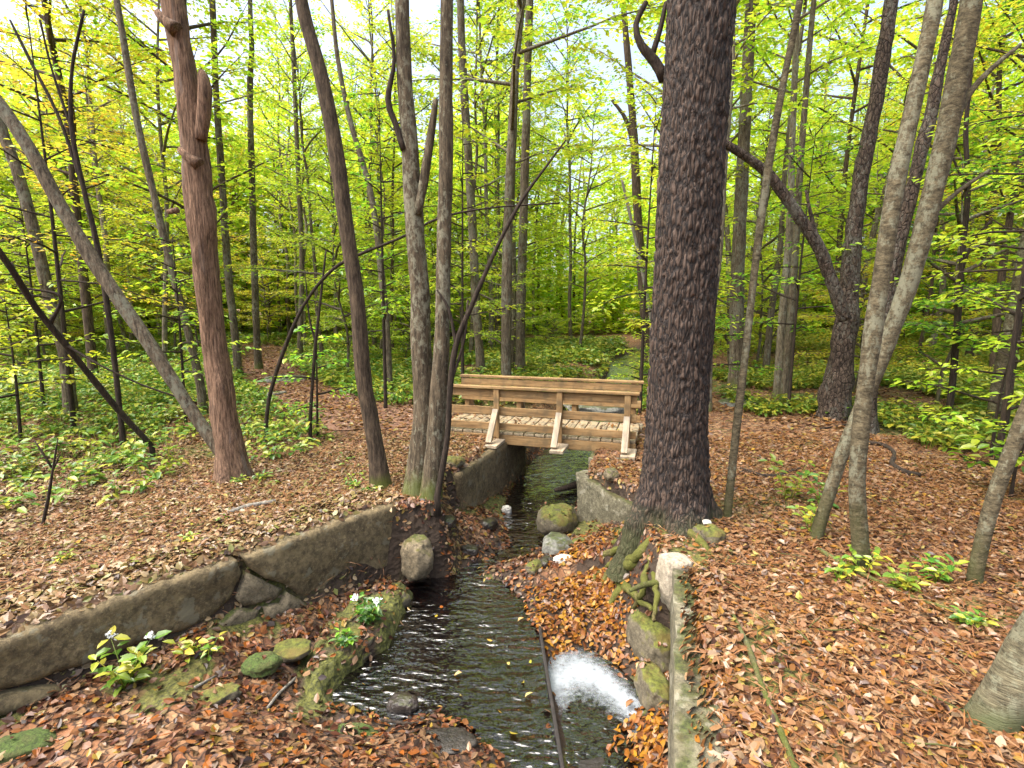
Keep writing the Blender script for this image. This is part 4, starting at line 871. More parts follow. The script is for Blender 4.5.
# ---- the big pine, bark plates as real relief
def pine():
    pts = [(672, 548, 84), (673, 522, 72), (674, 490, 65), (676, 440, 60), (679, 384, 58), (684, 300, 61), (689, 200, 63), (695, 100, 64), (701, 0, 65), (706, -60, 63)]
    C, R = px_path(pts, 4.15); g = gz(C[0][0], C[0][1]); base = C[0].copy(); base[2] = g-.05
    low = C[0].copy(); low[2] = g-.45; C = np.vstack([low, C]); R = np.concatenate([[R[0]*1.25], R])
    C, R = extend(C, R, 11, np.random.default_rng(3)); cs, rs = smooth_path(C, R, .016)
    k = cs[:, 2] < 4.9; ks = np.flatnonzero(k); seg = 150
    a = Acc(); tube(a, cs[ks], rs[ks], seg, 0, seed=9, cap=False)
    V = np.concatenate(a.V); n = len(ks); cc = np.repeat(cs[ks], seg, 0); D = V-cc; rr = np.linalg.norm(D, axis=1); D /= rr[:, None]
    ang = np.arctan2(D[:, 1], D[:, 0]); z = V[:, 2]
    lob = .5+.5*np.sin(ang*4+1)+.25*np.sin(ang*7+2.); flare = .14*np.exp(-np.clip(z-g, 0, 9)/.16)*np.clip(lob, 0, 1.2)
    # plates: warped cell pattern in (angle, height)
    u = ang/(2*math.pi)*44; v = z*8.2; u = u+1.1*vn3(D[:, 0]*4, D[:, 1]*4, z*5, 3)+.5*vn3(D[:, 0]*9, D[:, 1]*9, z*14, 4); v = v+.9*vn3(D[:, 0]*5, D[:, 1]*5, z*4, 5)
    f1 = np.full(len(u), 9.); f2 = np.full(len(u), 9.); iu, iv = np.floor(u).astype(int), np.floor(v).astype(int)
    for du in (-1, 0, 1):
        for dv in (-1, 0, 1):
            cu, cv = iu+du, iv+dv; wu = np.mod(cu, 44)
            px_ = cu+.15+.7*_h(wu, cv, wu*0, 5); py_ = cv+.1+.8*_h(wu, cv, wu*0, 6); d_ = np.hypot(u-px_, (v-py_)*.6)
            f2 = np.where(d_ < f1, f1, np.minimum(f2, d_)); f1 = np.minimum(f1, d_)
    e = np.clip((f2-f1)/.28, 0, 1); e = e*e*(3-2*e)
    disp = .014*(e-1)+.010*fbm(D[:, 0]*14, D[:, 1]*14, z*16, 4, 7)+.008*vn3(D[:, 0]*3, D[:, 1]*3, z*2, 8)
    V = V+D*(disp+flare)[:, None]
    e_ = root('pine_tree', base, label='huge pine trunk with dark plated bark, right of the bridge', cat='pine tree')
    me = mesh('trunk', V-base, None, np.concatenate(a.Q)); at = me.attributes.new('groove', 'FLOAT', 'POINT'); at.data.foreach_set('value', e.astype(np.float32))
    link('trunk', me, M['pine'], e_)
    a = Acc(); ks = np.flatnonzero(cs[:, 2] >= 4.85)[::12]; tube(a, cs[ks], rs[ks], 24, .04, 8, 3)
    for li in range(7):
        p = cs[ks[min(len(ks)-1, 8+li*3)]]; an = li*2.4; L = 2.2; q = np.array([p, p+[math.cos(an)*L*.5, math.sin(an)*L*.5, .25], p+[math.cos(an)*L, math.sin(an)*L, .3]]); tube(a, q, [.05, .035, .012], 6, 0)
    link('upper_trunk', a.me('upper_trunk', True, base), M['pine'], e_)
    for lp, ly in (([(664, 80, 12), (655, 62, 11), (641, 45, 8), (636, 25, 6), (646, 2, 5)], 4.3), ([(652, 56, 6), (660, 30, 5), (666, 2, 4)], 4.32)):
        lc, lr = px_path(lp, ly); lc, lr = smooth_path(lc, lr, .05); a = Acc(); tube(a, lc, lr, 8, .15, 14, 5); link('limb', a.me('limb', True, base), M['dead'], e_)
    # needle and twig crown far above the frame
    r_ = np.random.default_rng(5); lf = Acc(); wd = Acc(); top = cs[-1]
    limbs_and_leaves(r_, wd, lf, lambda z: np.array([np.interp(z, cs[:, 2], cs[:, 0]), np.interp(z, cs[:, 2], cs[:, 1]), z]), 7.5, 11, 14, 2.4, 8, 14, .11, .2)
    link('crown', lf.me('crown', False, base), M['leaf_dark'], e_); link('limb', wd.me('limb', True, base), M['dead'], e_)
    # surface roots spilling down the bank
    rr_ = [([(655, 548, 15), (640, 556, 10), (622, 563, 8), (606, 568, 6), (594, 580, 5), (588, 596, 3)], 1), ([(650, 556, 14), (634, 564, 11), (620, 572, 10), (619, 588, 10), (613, 602, 6), (604, 612, 3)], 2),
           ([(656, 560, 12), (646, 574, 9), (642, 592, 7), (632, 606, 4)], 3), ([(640, 548, 10), (620, 550, 7), (603, 556, 6), (586, 566, 4)], 4), ([(636, 556, 7), (614, 568, 6), (603, 586, 5), (594, 604, 3)], 5), ([(612, 560, 5), (598, 570, 5), (583, 574, 3)], 6), ([(690, 540, 10), (702, 546, 7), (714, 554, 3)], 7),
           ([(622, 574, 8), (626, 586, 9), (636, 597, 7), (650, 603, 4)], 8), ([(630, 560, 6), (612, 572, 5), (608, 580, 5), (596, 590, 3)], 9), ([(645, 570, 7), (655, 590, 6), (654, 615, 4)], 10), ([(628, 548, 6), (612, 544, 5), (600, 548, 3)], 11)]
    for pts, sd in rr_:
        c = []; r = []
        for i, (px, py, wd_) in enumerate(pts):
            g0 = G(px, py, -.25)
            for _ in range(12): g0 = G(px, py, gz(g0[0], g0[1])*.6+g0[2]*.4)
            dp = g0[1]*CS-(g0[2]-CH)*SN; c.append(g0+[0, 0, wd_/2*dp/F*.35]); r.append(wd_/2*dp/F)
        c[0] = c[0]*.6+np.array([*base[:2], c[0][2]+.02])*.4; c[-1][2] -= .05
        c, r = smooth_path(c, r, .02); c = c+np.stack([fbm(c[:, 0]*14, c[:, 1]*14, c[:, 2]*14, 2, sd+q_*7) for q_ in range(3)], 1)*.016; a = Acc(); tube(a, c, r, 12, .22, 22, sd); link('root', a.me('root', True, base), M['root'], e_)
pine()

T('slender_tree', 'straight grey trunk behind the left part of the bridge', [(481, 372, 12), (476, 300, 12), (471, 200, 12), (464, 90, 11), (460, -10, 10)], 12.5, 'bark_grey', H=15, wf=.72, seed=11, crown=0, crown_scale=1.0)
T('slender_tree', 'lichened trunk behind the middle of the bridge', [(520, 372, 13), (521, 300, 13), (524, 200, 12), (527, 90, 11), (530, -10, 10)], 13, 'bark_grey', H=14, wf=.72, seed=12, crown=1, crown_scale=1.0)
T('slender_tree', 'thinner trunk close beside the one behind the middle of the bridge', [(512, 372, 9), (514, 300, 9), (512, 200, 8), (516, 90, 7), (519, -10, 6)], 13.8, 'bark_grey', H=13, wf=.72, seed=13, crown=2, crown_scale=1.0)
T('dark_tree', 'dark trunk by the far stream bend, left of the pine', [(648, 352, 15), (644, 300, 13), (638, 220, 12), (634, 140, 11), (628, 60, 9), (622, -10, 7)], 16, 'bark_dark', H=16, wf=.72, seed=14, crown=0, crown_scale=1.8,
  limbs=[([(634, 150, 5), (626, 120, 4), (612, 100, 3)], 16)])
T('dead_pole', 'bleached thin dead trunk leaning on the dark tree by the stream bend', [(651, 322, 4), (642, 270, 4), (630, 215, 4), (622, 180, 3)], 15.2, 'pale', seed=15, seg=8, cat='dead tree', flare=0)
T('grey_tree', 'thick straight grey trunk just right of the pine, set back', [(737, 372, 19), (737, 300, 18), (739, 240, 18), (744, 140, 16), (749, 40, 15), (752, -10, 14)], 11, 'bark_grey', H=14, wf=.72, seed=16, crown=1, crown_scale=1.6)
T('slim_tree', 'slim greenish stem right of the pine leaning right', [(727, 519, 10), (733, 460, 9), (741, 390, 9), (748, 330, 9), (757, 250, 9), (768, 170, 9), (782, 90, 8), (798, 10, 8), (803, -20, 7)], 4.1, 'bark_smooth', H=6, seed=17, crown=2, seg=12, flare=.15)
T('flaky_tree', 'dark flaky barked tree with a long dead limb reaching to the pine', [(836, 392, 34), (843, 350, 26), (849, 290, 20), (855, 220, 18), (866, 150, 17), (879, 80, 15), (893, -10, 14)], 8.2, 'bark_flaky', H=11, seed=18, crown=0, cmat='leaf_lime', flare=.1, rough=.2,
  limbs=[([(845, 320, 13), (833, 285, 12), (820, 250, 12), (800, 218, 12), (782, 192, 11), (766, 172, 10), (745, 156, 9), (722, 142, 9)], 7.6, 'bark_flaky'), ([(822, 255, 5), (812, 220, 4), (806, 190, 3)], 7.6), ([(722, 142, 8), (700, 125, 7), (672, 92, 7), (655, 62, 5)], 7.6, 'bark_flaky')])
T('flaky_tree', 'dark flaky trunk wedged between the two grey stems on the right', [(868, 400, 20), (876, 360, 17), (888, 300, 15), (902, 230, 15), (918, 165, 14), (934, 100, 12), (948, 30, 10), (955, -10, 9)], 7.2, 'bark_flaky', H=8, seed=19, crown=1, rough=.25)
T('smooth_tree', 'nearest smooth grey stem rising straight from the right foreground leaves', [(865, 592, 22), (860, 540, 19), (857, 480, 18), (864, 400, 19), (872, 340, 20), (884, 260, 20), (895, 190, 20), (910, 120, 19), (925, 50, 18), (938, -15, 17)], 3.3, 'bark_smooth', H=6.5, seed=20, crown=2, flare=.2, seg=20, wf=.8)
T('smooth_tree', 'thicker grey trunk crossing behind the nearest stem and leaning right', [(812, 550, 15), (824, 510, 15), (840, 460, 16), (862, 405, 18), (886, 345, 21), (908, 285, 23), (926, 220, 25), (943, 150, 25), (957, 80, 25), (974, -15, 24)], 3.75, 'bark_smooth', H=7, seed=21, crown=0, flare=.2, seg=20, wf=.74,
  limbs=[([(945, 145, 9), (965, 100, 7), (990, 70, 5), (1020, 45, 4)], 3.75), ([(926, 220, 7), (960, 190, 4), (990, 170, 3)], 3.8)])
T('smooth_tree', 'thin bent trunk at the right edge growing up out of view', [(971, 601, 17), (975, 575, 15), (985, 530, 15), (997, 490, 15), (1012, 450, 15), (1030, 400, 14), (1060, 330, 13)], 3.1, 'bark_smooth', H=4.5, seed=22, crown=1, flare=.25)
T('birch_like_tree', 'thick leaning trunk with peeling horizontal bark in the bottom right corner', [(968, 760, 52), (985, 730, 48), (1004, 700, 46), (1030, 655, 45), (1060, 600, 44), (1100, 520, 42)], 2.0, 'bark_birch', H=4, seed=23, crown=2, seg=26, flare=.15, crown_scale=.8)
T('leaning_tree', 'thin grey trunk leaning right at the right edge of the wood', [(997, 392, 13), (1004, 350, 12), (1013, 310, 11), (1022, 260, 11), (1034, 200, 10)], 7.5, 'bark_smooth', H=7, seed=24, crown=0)
T('slender_tree', 'slim dark stem with side branches left of the right edge trunks', [(953, 378, 7), (957, 330, 7), (962, 260, 6), (968, 190, 6), (966, 130, 5), (972, 60, 4)], 8, 'dead', seed=25, seg=9,
  limbs=[([(962, 270, 3), (974, 240, 2), (990, 222, 2)], 8), ([(966, 190, 3), (956, 165, 2), (944, 140, 2)], 8)])
T('slender_tree', 'tall thin trunk between the leaning tree and the dead trunk', [(201, 388, 11), (190, 340, 10), (172, 270, 10), (155, 200, 9), (137, 120, 9), (120, 20, 8), (114, -10, 8)], 8.5, 'bark_grey', H=10, wf=.72, seed=26, crown=1, cmat='leaf_yellow')
T('slender_tree', 'grey trunk passing behind the leaning tree at the far left', [(64, 352, 15), (50, 300, 15), (36, 240, 14), (20, 180, 14), (2, 130, 13), (-20, 60, 12)], 8.0, 'bark_grey', H=9, wf=.72, seed=27, crown=2, cmat='leaf_yellow')
T('forked_sapling', 'thin forking sapling high at the left among yellow leaves', [(112, 340, 6), (98, 250, 6), (84, 190, 5), (72, 130, 5), (72, 70, 4), (84, 10, 3)], 6.5, 'dead', seed=28, seg=8, cat='sapling',
  limbs=[([(84, 190, 4), (60, 120, 3), (30, 60, 3), (10, 20, 2)], 6.5), ([(72, 130, 3), (52, 70, 2), (40, 20, 2)], 6.5)])
T('slender_tree', 'dim trunk showing just right of the dead trunk', [(236, 345, 10), (228, 270, 10), (222, 180, 9), (216, 90, 8), (212, -10, 8)], 13, 'bark_grey', H=14, wf=.72, seed=29, crown=0, cmat='leaf_orange', crown_scale=1.5)
T('slender_tree', 'pale trunk in front of the orange foliage left of centre', [(257, 340, 9), (254, 260, 9), (252, 180, 8), (250, 90, 8)], 14, 'bark_lichen', H=13, wf=.72, seed=30, crown=1, cmat='leaf_orange', crown_scale=1.6)
T('slender_tree', 'straight trunk left of the slender dark tree, beyond the path', [(300, 345, 7), (302, 260, 7), (298, 170, 6), (294, 70, 6)], 17, 'bark_grey', H=14, wf=.72, seed=31, crown=2, cmat='leaf_yellow', crown_scale=1.8)
T('slender_tree', 'branched grey trunk between the slender dark tree and the twins', [(387, 335, 10), (380, 260, 9), (370, 190, 8), (350, 120, 7), (338, 60, 6)], 10.5, 'bark_grey', H=10, wf=.72, seed=32, crown=0, crown_scale=1.4)
T('slender_tree', 'thin straight trunk right of the grey trunk beyond the pine', [(785, 383, 10), (792, 300, 10), (797, 220, 9), (803, 130, 8), (812, 20, 7)], 9.6, 'bark_grey', H=12, wf=.72, seed=33, crown=1)
# bent saplings and dead branches in front
T('arched_sapling', 'black arching sapling left of the slender dark tree', [(266, 428, 5), (270, 395, 5), (284, 350, 5), (304, 305, 4), (330, 272, 4), (356, 256, 4), (400, 238, 3), (440, 218, 3), (490, 208, 2), (560, 203, 2)], 6.6, 'dead', seed=34, seg=8, cat='sapling', flare=.1)
T('thin_sapling', 'thin black upright sapling under the arched one', [(310, 427, 5), (312, 390, 4), (316, 340, 4), (321, 295, 3), (326, 250, 2)], 6.6, 'dead', seed=35, seg=8, cat='sapling', flare=.1,
  limbs=[([(316, 345, 2), (309, 315, 2), (305, 270, 1)], 6.6)])
T('dead_branch', 'long dark dead branch slanting down from the left edge', [(152, 447, 6), (120, 412, 7), (92, 378, 7), (66, 345, 7), (36, 308, 7), (12, 270, 7), (-20, 225, 7)], [6.0, 5.8, 5.6, 5.4, 5.2, 5.0, 4.8], 'dead', seed=36, seg=10, cat='branch', flare=0,
  limbs=[([(50, 325, 4), (60, 296, 3), (20, 286, 2), (12, 262, 2)], [5.3, 5.3, 5.2, 5.2]), ([(66, 345, 3), (100, 365, 2), (140, 384, 2), (180, 398, 2)], [5.4, 5.4, 5.5, 5.6])])
T('dead_sapling', 'bare dark forked twig standing in the left leaves', [(42, 530, 4), (48, 500, 4), (52, 475, 3), (56, 450, 2), (58, 438, 1)], 4.1, 'dead', seed=37, seg=7, cat='sapling', flare=0,
  limbs=[([(52, 468, 2), (42, 452, 2), (34, 440, 1)], 4.1), ([(53, 470, 2), (60, 455, 1)], 4.1)])

# ------------------------------------------------------------------ forest beyond
TALL = []; UND = []
for k in range(7):
    tr, cr = gen_tree(500+k, 12+k % 3*1.5, 2.6+.5*(k % 3), 2.7, 30, 10, 30, .125, .075+.012*(k % 3), .35, wob=.30); TALL.append((tr, cr))
for k in range(3):
    tr, cr = gen_tree(560+k, 13, 5.5, 2.4, 24, 10, 30, .125, .09, .45, wob=.2); TALL.append((tr, cr))
for k in range(5):
    tr, cr = gen_tree(600+k, 2.6+.8*k, .35+.12*k, 1.5+.14*k, 19+2*k, 10, 32, .09, .022+.004*k, .22, flat=.28, wob=.25); UND.append((tr, cr))
for tr, cr in TALL+UND: tr.materials.append(M['bark_grey']); cr.materials.append(M['leaf_lime'])
rp = random.Random(21); placed = []; FOREST = []
def dmin(x, y, pts): return min(math.hypot(x-a, y-b) for a, b in pts)
CHD, _ = smooth_path([(a, b, 0) for a, b in CH_LINE], [1]*len(CH_LINE), .5)
TR_G = {'leaf_green': 'green', 'leaf_lime': 'yellow green', 'leaf_yellow': 'yellow', 'leaf_orange': 'orange'}
def plant(kind, pool, x, y, s, mat, barkm, label, group):
    tr, cr = pool; g = gz(x, y); e = root(kind, (x, y, g), label=label, cat='tree' if kind != 'understory_sapling' else 'sapling', group=group)
    e.rotation_euler = (rp.gauss(0, .03), rp.gauss(0, .03), rp.random()*6.28); e.scale = (s, s, s*rp.uniform(.92, 1.1))
    for nm, me, m_ in (('trunk', tr, barkm), ('crown', cr, mat)):
        o = bpy.data.objects.new(nm, me); COL.objects.link(o); o.parent = e; o.material_slots[0].link = 'OBJECT'; o.material_slots[0].material = M[m_]
    return e
def colour(x, y):
    px, _ = proj((x, y, 4)); r = rp.random()
    if px < 130: return 'leaf_orange' if r < .04 else 'leaf_yellow' if r < .16 else 'leaf_lime'
    if px < 330: return 'leaf_orange' if r < .18 else ('leaf_yellow' if r < .34 else 'leaf_lime')
    if px < 480: return 'leaf_green' if r < .2 else 'leaf_lime'
    if px < 860: return 'leaf_lime' if r < .78 else ('leaf_green' if r < .94 else 'leaf_yellow')
    return 'leaf_lime' if r < .5 else ('leaf_green' if r < .8 else 'leaf_yellow')
def try_place(n, y0, y1, gap, fn, clear=1.3, pathclear=.9, tries=6000, margin=1.05):
    c = 0
    for _ in range(tries):
        if c >= n: break
        y = math.sqrt(rp.uniform(y0*y0, y1*y1)); x = rp.uniform(-1, 1)*(y*margin+1)
        if dmin(x, y, CHD[:, :2]) < clear or dmin(x, y, PATH[::4]) < pathclear: continue
        if placed and dmin(x, y, placed) < gap: continue
        if fn(x, y): placed.append((x, y)); c += 1
def tall(x, y):
    px, _ = proj((x, y, 3)); 
    if 330 < px < 640 and rp.random() < .15: return False
    if x < -2 and y < 9.5: return False
    if 350 < px < 570 and y < 14.5 and rp.random() < .65: return False
    if 530 < px < 632 and rp.random() < .25: return False
    k = rp.randrange(10); m = colour(x, y); bm_ = rp.choice(['bark_grey', 'bark_grey', 'bark_lichen', 'bark_light', 'bark_light', 'bark_dark'])
    bn = {'bark_grey': 'grey', 'bark_lichen': 'lichened', 'bark_dark': 'dark', 'bark_light': 'pale'}[bm_]
    FOREST.append((plant('forest_tree', TALL[k], x, y, rp.uniform(.75, 1.15), m, bm_, 'x', 'x'), x, y, 'slim %s tree with %s leaves' % (bn, TR_G[m]))); return True
try_place(112, 8.6, 34, 1.25, tall)
def und(x, y):
    if abs(x) < 3.2 and y < 9.2: return False
    k = rp.randrange(5); m = colour(x, y)
    if m == 'leaf_orange' and rp.random() < .5: m = 'leaf_yellow'
    sx = proj((x, y, 2))[0]; small = 515 < sx < 640
    if y < 11 and rp.random() < .35: return False
    if 525 < sx < 625 and (y < 17 or rp.random() < .4): return False
    FOREST.append((plant('understory_sapling', UND[k % 2 if small else k], x, y, rp.uniform(.45, .65) if small else rp.uniform(.7, 1.15), m, 'bark_grey', 'x', 'x'), x, y, 'bushy %s sapling' % TR_G[m])); return True
try_place(135, 7.8, 32, .7, und, clear=.9, tries=12000)

BINS = [(-9999, -40, 'beyond the left edge'), (-40, 40, 'at the left edge'), (40, 150, 'behind the leaning tree'), (150, 235, 'behind the dead trunk'), (235, 330, 'up the leafy path'), (330, 400, 'behind the slender dark tree'), (400, 470, 'behind the twin trunks'),
    (470, 560, 'behind the bridge middle'), (560, 650, 'left of the pine'), (650, 720, 'behind the pine'), (720, 800, 'just right of the pine'), (800, 870, 'behind the flaky tree'), (870, 950, 'behind the crossing grey stems'), (950, 9999, 'at the right edge')]
WORDS = [w_+' nearest' for w_ in 'the,second,third,fourth,fifth,sixth,seventh,eighth,ninth,tenth,eleventh,twelfth,thirteenth,fourteenth,fifteenth,sixteenth,seventeenth,eighteenth,nineteenth,twentieth'.split(',')]+['deepest set', 'most hidden', 'faintest']
byk = {}
for e, x, y, lb in FOREST:
    px = proj((x, y, 3))[0]; b_ = next(n_ for a_, c_, n_ in BINS if a_ <= px < c_); byk.setdefault((lb, b_), []).append((y, e))
for (lb, b_), v in byk.items():
    for i, (y, e) in enumerate(sorted(v, key=lambda q: q[0])):
        e['label'] = '%s %s%s' % (lb, b_, '' if len(v) == 1 else ', %s' % WORDS[min(i, 22)]); e['group'] = 'forest trees beyond the clearing' if 'tree' in e.name else 'understory saplings beyond the clearing'

# the wood beyond, one mass of distant foliage and stems
r_ = np.random.default_rng(77); lf = Acc(); n = 300000
a = r_.uniform(-.95, .95, n); dd = r_.uniform(30, 50, n); X = np.sin(a)*dd*1.05; Y = np.cos(a)*dd; base_ = land(X, Y)
cl = fbm(X*.25, Y*.25, 0, 2, 70); Z = base_+r_.uniform(0, 1, n)**.9*(13+4*cl); kp = vn3(X*.45, Y*.45, Z*.55, 71) > -.15-.5*(Z < 5)+.3*(np.abs(X/Y-.12) < .11)*(Z > 5); X, Y, Z = X[kp], Y[kp], Z[kp]; n = len(X)
aa = r_.uniform(0, 6.28, n); hd = np.c_[np.cos(aa), np.sin(aa), r_.normal(0, .3, n)]
L = r_.uniform(.22, .5, n); leaves(lf, np.c_[X, Y, Z], hd, np.c_[r_.normal(0, .5, (n, 2)), np.ones(n)], L, L*.6)
link('far_woods', lf.me('far_woods', False), M['leaf_lime'], kind='stuff', label='yellow green mass of distant woodland foliage')
wd = Acc()
for k in range(150):
    a = r_.uniform(-.95, .95); dd = r_.uniform(33, 50); x, y = math.sin(a)*dd, math.cos(a)*dd; g = gz(x, y); R0 = r_.uniform(.09, .2); h_ = r_.uniform(9, 16)
    tube(wd, np.array([[x, y, g-.3], [x+r_.normal(0, .4), y, g+h_*.5], [x+r_.normal(0, .8), y, g+h_]]), [R0, R0*.7, .03], 6, 0)
link('far_woods', wd.me('far_woods'), M['bark_grey'], kind='stuff', label='distant mass of thin woodland stems')

# ------------------------------------------------------------------ ground cover
def cover(name, label, n, mask, mat, leaf=(.05, .1), hmax=.3, per=7, seed=0, xr=(-28, 28), yr=(3, 30)):
    r_ = np.random.default_rng(seed); X = r_.uniform(*xr, n*6); Y = r_.uniform(*yr, n*6); k = mask(X, Y) & view(X, Y, 1.5); X, Y = X[k][:n], Y[k][:n]
    d_ = [dmin(x, y, PATH[::5]) for x, y in zip(X, Y)]; k = (np.array(d_) > .75) & ~(inch(X, Y, .1) & ((Y < 10.5) | (land(X, Y) < wly(Y)+.06))); X, Y = X[k], Y[k]
    n = len(X); h_ = r_.uniform(.25, 1, n)*hmax; X = np.repeat(X, per); Y = np.repeat(Y, per); h_ = np.repeat(h_, per); m = len(X)
    a = r_.uniform(0, 6.28, m); rd = r_.uniform(.02, 1, m)*h_*.6; x = X+np.cos(a)*rd; y = Y+np.sin(a)*rd; z = land(X, Y)+h_*r_.uniform(.35, 1, m)
    L = r_.uniform(*leaf, m)*(1+.03*np.hypot(X, Y)); ac = Acc(); hd = np.c_[np.cos(a), np.sin(a), r_.normal(-.1, .25, m)]
    leaves(ac, np.c_[x, y, z], hd, np.c_[np.cos(a)*.25+r_.normal(0, .2, m), np.sin(a)*.25+r_.normal(0, .2, m), np.ones(m)], L, L*.55, True)
    s_ = np.flatnonzero(r_.random(m) < .35)
    for i in s_[:9000]:
        p0 = np.array([X[i], Y[i], z[i]-h_[i]]); p1 = np.array([x[i], y[i], z[i]]); d0 = np.array([.003, 0, 0]); ac.add([p0-d0, p0+d0, p1+d0, p1-d0], None, [[0, 1, 2, 3]])
    return link(name, ac.me(name, False), M[mat], kind='stuff', label=label)
def px_of(X, Y):
    dp = Y*CS+1.6*SN; return 512+F*X/dp
def m_left(X, Y): p = px_of(X, Y); return (X < -2.4) & (p < 400) & (Y > 3.6) & (vn3(X*.8, Y*.8, 0, 90)+np.clip((Y-6)*.12, -.3, .5)+np.clip((-p+120)/260, -.3, .4) > -.28)
def m_left2(X, Y): p = px_of(X, Y); return m_left(X, Y) & (vn3(X*1.7, Y*1.7, 0, 98)+.35*vn3(X*5, Y*5, 0, 99)+.12*(Y-6) > .12)
def m_back(X, Y): p = px_of(X, Y); return (Y > 9.3) & (p > 325) & (p < 660) & (vn3(X*.6, Y*.6, 0, 91) > -.45)
def m_right(X, Y): p = px_of(X, Y); return (p > 700) & (Y > 6.2) & (vn3(X*.7, Y*.7, 0, 92)+np.clip((Y-9)*.1, -.3, .6)+np.clip((p-860)/300, -.3, .45) > .08)
cover('ground_cover', 'green herbs and seedlings carpeting the left forest floor', 6000, m_left, 'herb', hmax=.32, per=10, seed=1)
cover('ground_cover', 'lush green herbs at the left below the leaning tree', 1500, m_left2, 'herb', hmax=.20, per=8, leaf=(.03, .07), seed=11, xr=(-12, -2.3), yr=(3.7, 12))
cover('ground_cover', 'fresh green plants either side of the path', 1700, lambda X, Y: (vn3(X*.8, Y*.8, 0, 97) > -.35) & (X < -1.5), 'herb', hmax=.3, seed=12, xr=(-9, -1), yr=(8, 17))
cover('ground_cover', 'green seedlings at the right edge of the clearing', 2600, m_right, 'herb', hmax=.26, seed=13, xr=(2, 13), yr=(5, 13))
cover('ground_cover', 'ferny green plants behind the bridge', 4200, m_back, 'herb', hmax=.42, leaf=(.07, .13), seed=2, xr=(-5, 5), yr=(9.3, 24))
cover('ground_cover', 'yellow green seedlings on the right forest floor', 5000, m_right, 'herb_yellow', hmax=.3, seed=3)
def m_sparse(X, Y): return (X < -1.3) & (Y > 2.9) & (Y < 6.5) & (vn3(X*1.3, Y*1.3, 0, 95)+.25*(-X-3)*.4 > .30)
cover('ground_cover', 'tiny seedlings scattered near the left wall', 800, m_sparse, 'herb', hmax=.10, leaf=(.03, .055), per=5, seed=4)

# individual small plants
def seedling(name, label, px, py, z, h, nst, leaf, mat, seed, flowers=0, tiers=5, group=None, cat='plant', lean=.3, pitch=.3):
    r_ = np.random.default_rng(seed); g = G(px, py, z); g[2] = gz(g[0], g[1]) if z is not None else g[2]
    e = root(name, g, label=label, cat=cat, group=group); st = Acc(); lf = Acc(); fl = Acc()
    pos = []; hd = []; nr = []; spikes = []
    for s in range(nst):
        a = s*2.4+r_.random(); d_ = np.array([math.cos(a)*lean, math.sin(a)*lean, 1.]); d_ /= np.linalg.norm(d_); p0 = np.array([math.cos(a)*.012, math.sin(a)*.012, -.03]); hh = h*r_.uniform(.65, 1.1)
        p1 = p0+d_*hh*.55; p2 = p1+(d_+[math.cos(a)*.25, math.sin(a)*.25, -.1])*hh*.5; tube(st, np.array([p0, p1, p2]), [.004, .003, .0015], 5, 0)
        for k in range(tiers):
            t = .3+.7*k/max(1, tiers-1); q = p0+(p1-p0)*min(1, t/.55) if t < .55 else p1+(p2-p1)*(t-.55)/.45
            for sg in (0, 2.09, 4.19) if k == tiers-1 else (0, math.pi):
                b = a+k*1.5+sg+r_.normal(0, .3); pos.append(q+np.array([math.cos(b), math.sin(b), .2])*leaf*.15); hd.append([math.cos(b), math.sin(b), r_.normal(.1, pitch)]); nr.append([r_.normal(0, .25), r_.normal(0, .25)-.15, 1])
        if s < flowers:
            spikes.append([p2+r_.normal(0, .010, 3)+[0, 0, .025] for _ in range(20)])
    n = len(pos); L = leaf*r_.uniform(.7, 1.15, n); leaves(lf, np.array(pos), np.array(hd, float), np.array(nr, float), L, L*.5, True)
    link('stem', st.me('stem'), M['herb'], e); link('foliage', lf.me('foliage', False), M[mat], e)
    for fp in spikes:
        fp = np.array(fp); n = len(fp); fl = Acc(); leaves(fl, fp, r_.normal(0, 1, (n, 3)), r_.normal(0, 1, (n, 3)), np.full(n, .022), np.full(n, .014), True); link('flower', fl.me('flower', False), M['petal'], e)
    return e
seedling('flowering_plant', 'leafy green plant with tiny white flower spikes below the left wall', 128, 700, -.5, .26, 6, .085, 'herb', 1, 2)
seedling('flowering_plant', 'dark leaved plant with two white blossoms on the mossy ledge', 368, 612, -.5, .19, 8, .065, 'leaf_dark', 2, 3)
seedling('small_plant', 'dark glossy plant low on the mossy ledge, below the blossoming one', 345, 634, -.5, .10, 5, .055, 'leaf_dark', 3)
seedling('small_plant', 'yellow green seedling growing at the wall foot', 188, 664, -.45, .12, 3, .075, 'herb_yellow', 4, tiers=3)
seedling('small_plant', 'pale green seedling beside the yellow green one at the wall foot', 208, 660, -.45, .12, 3, .06, 'herb', 5, tiers=3)
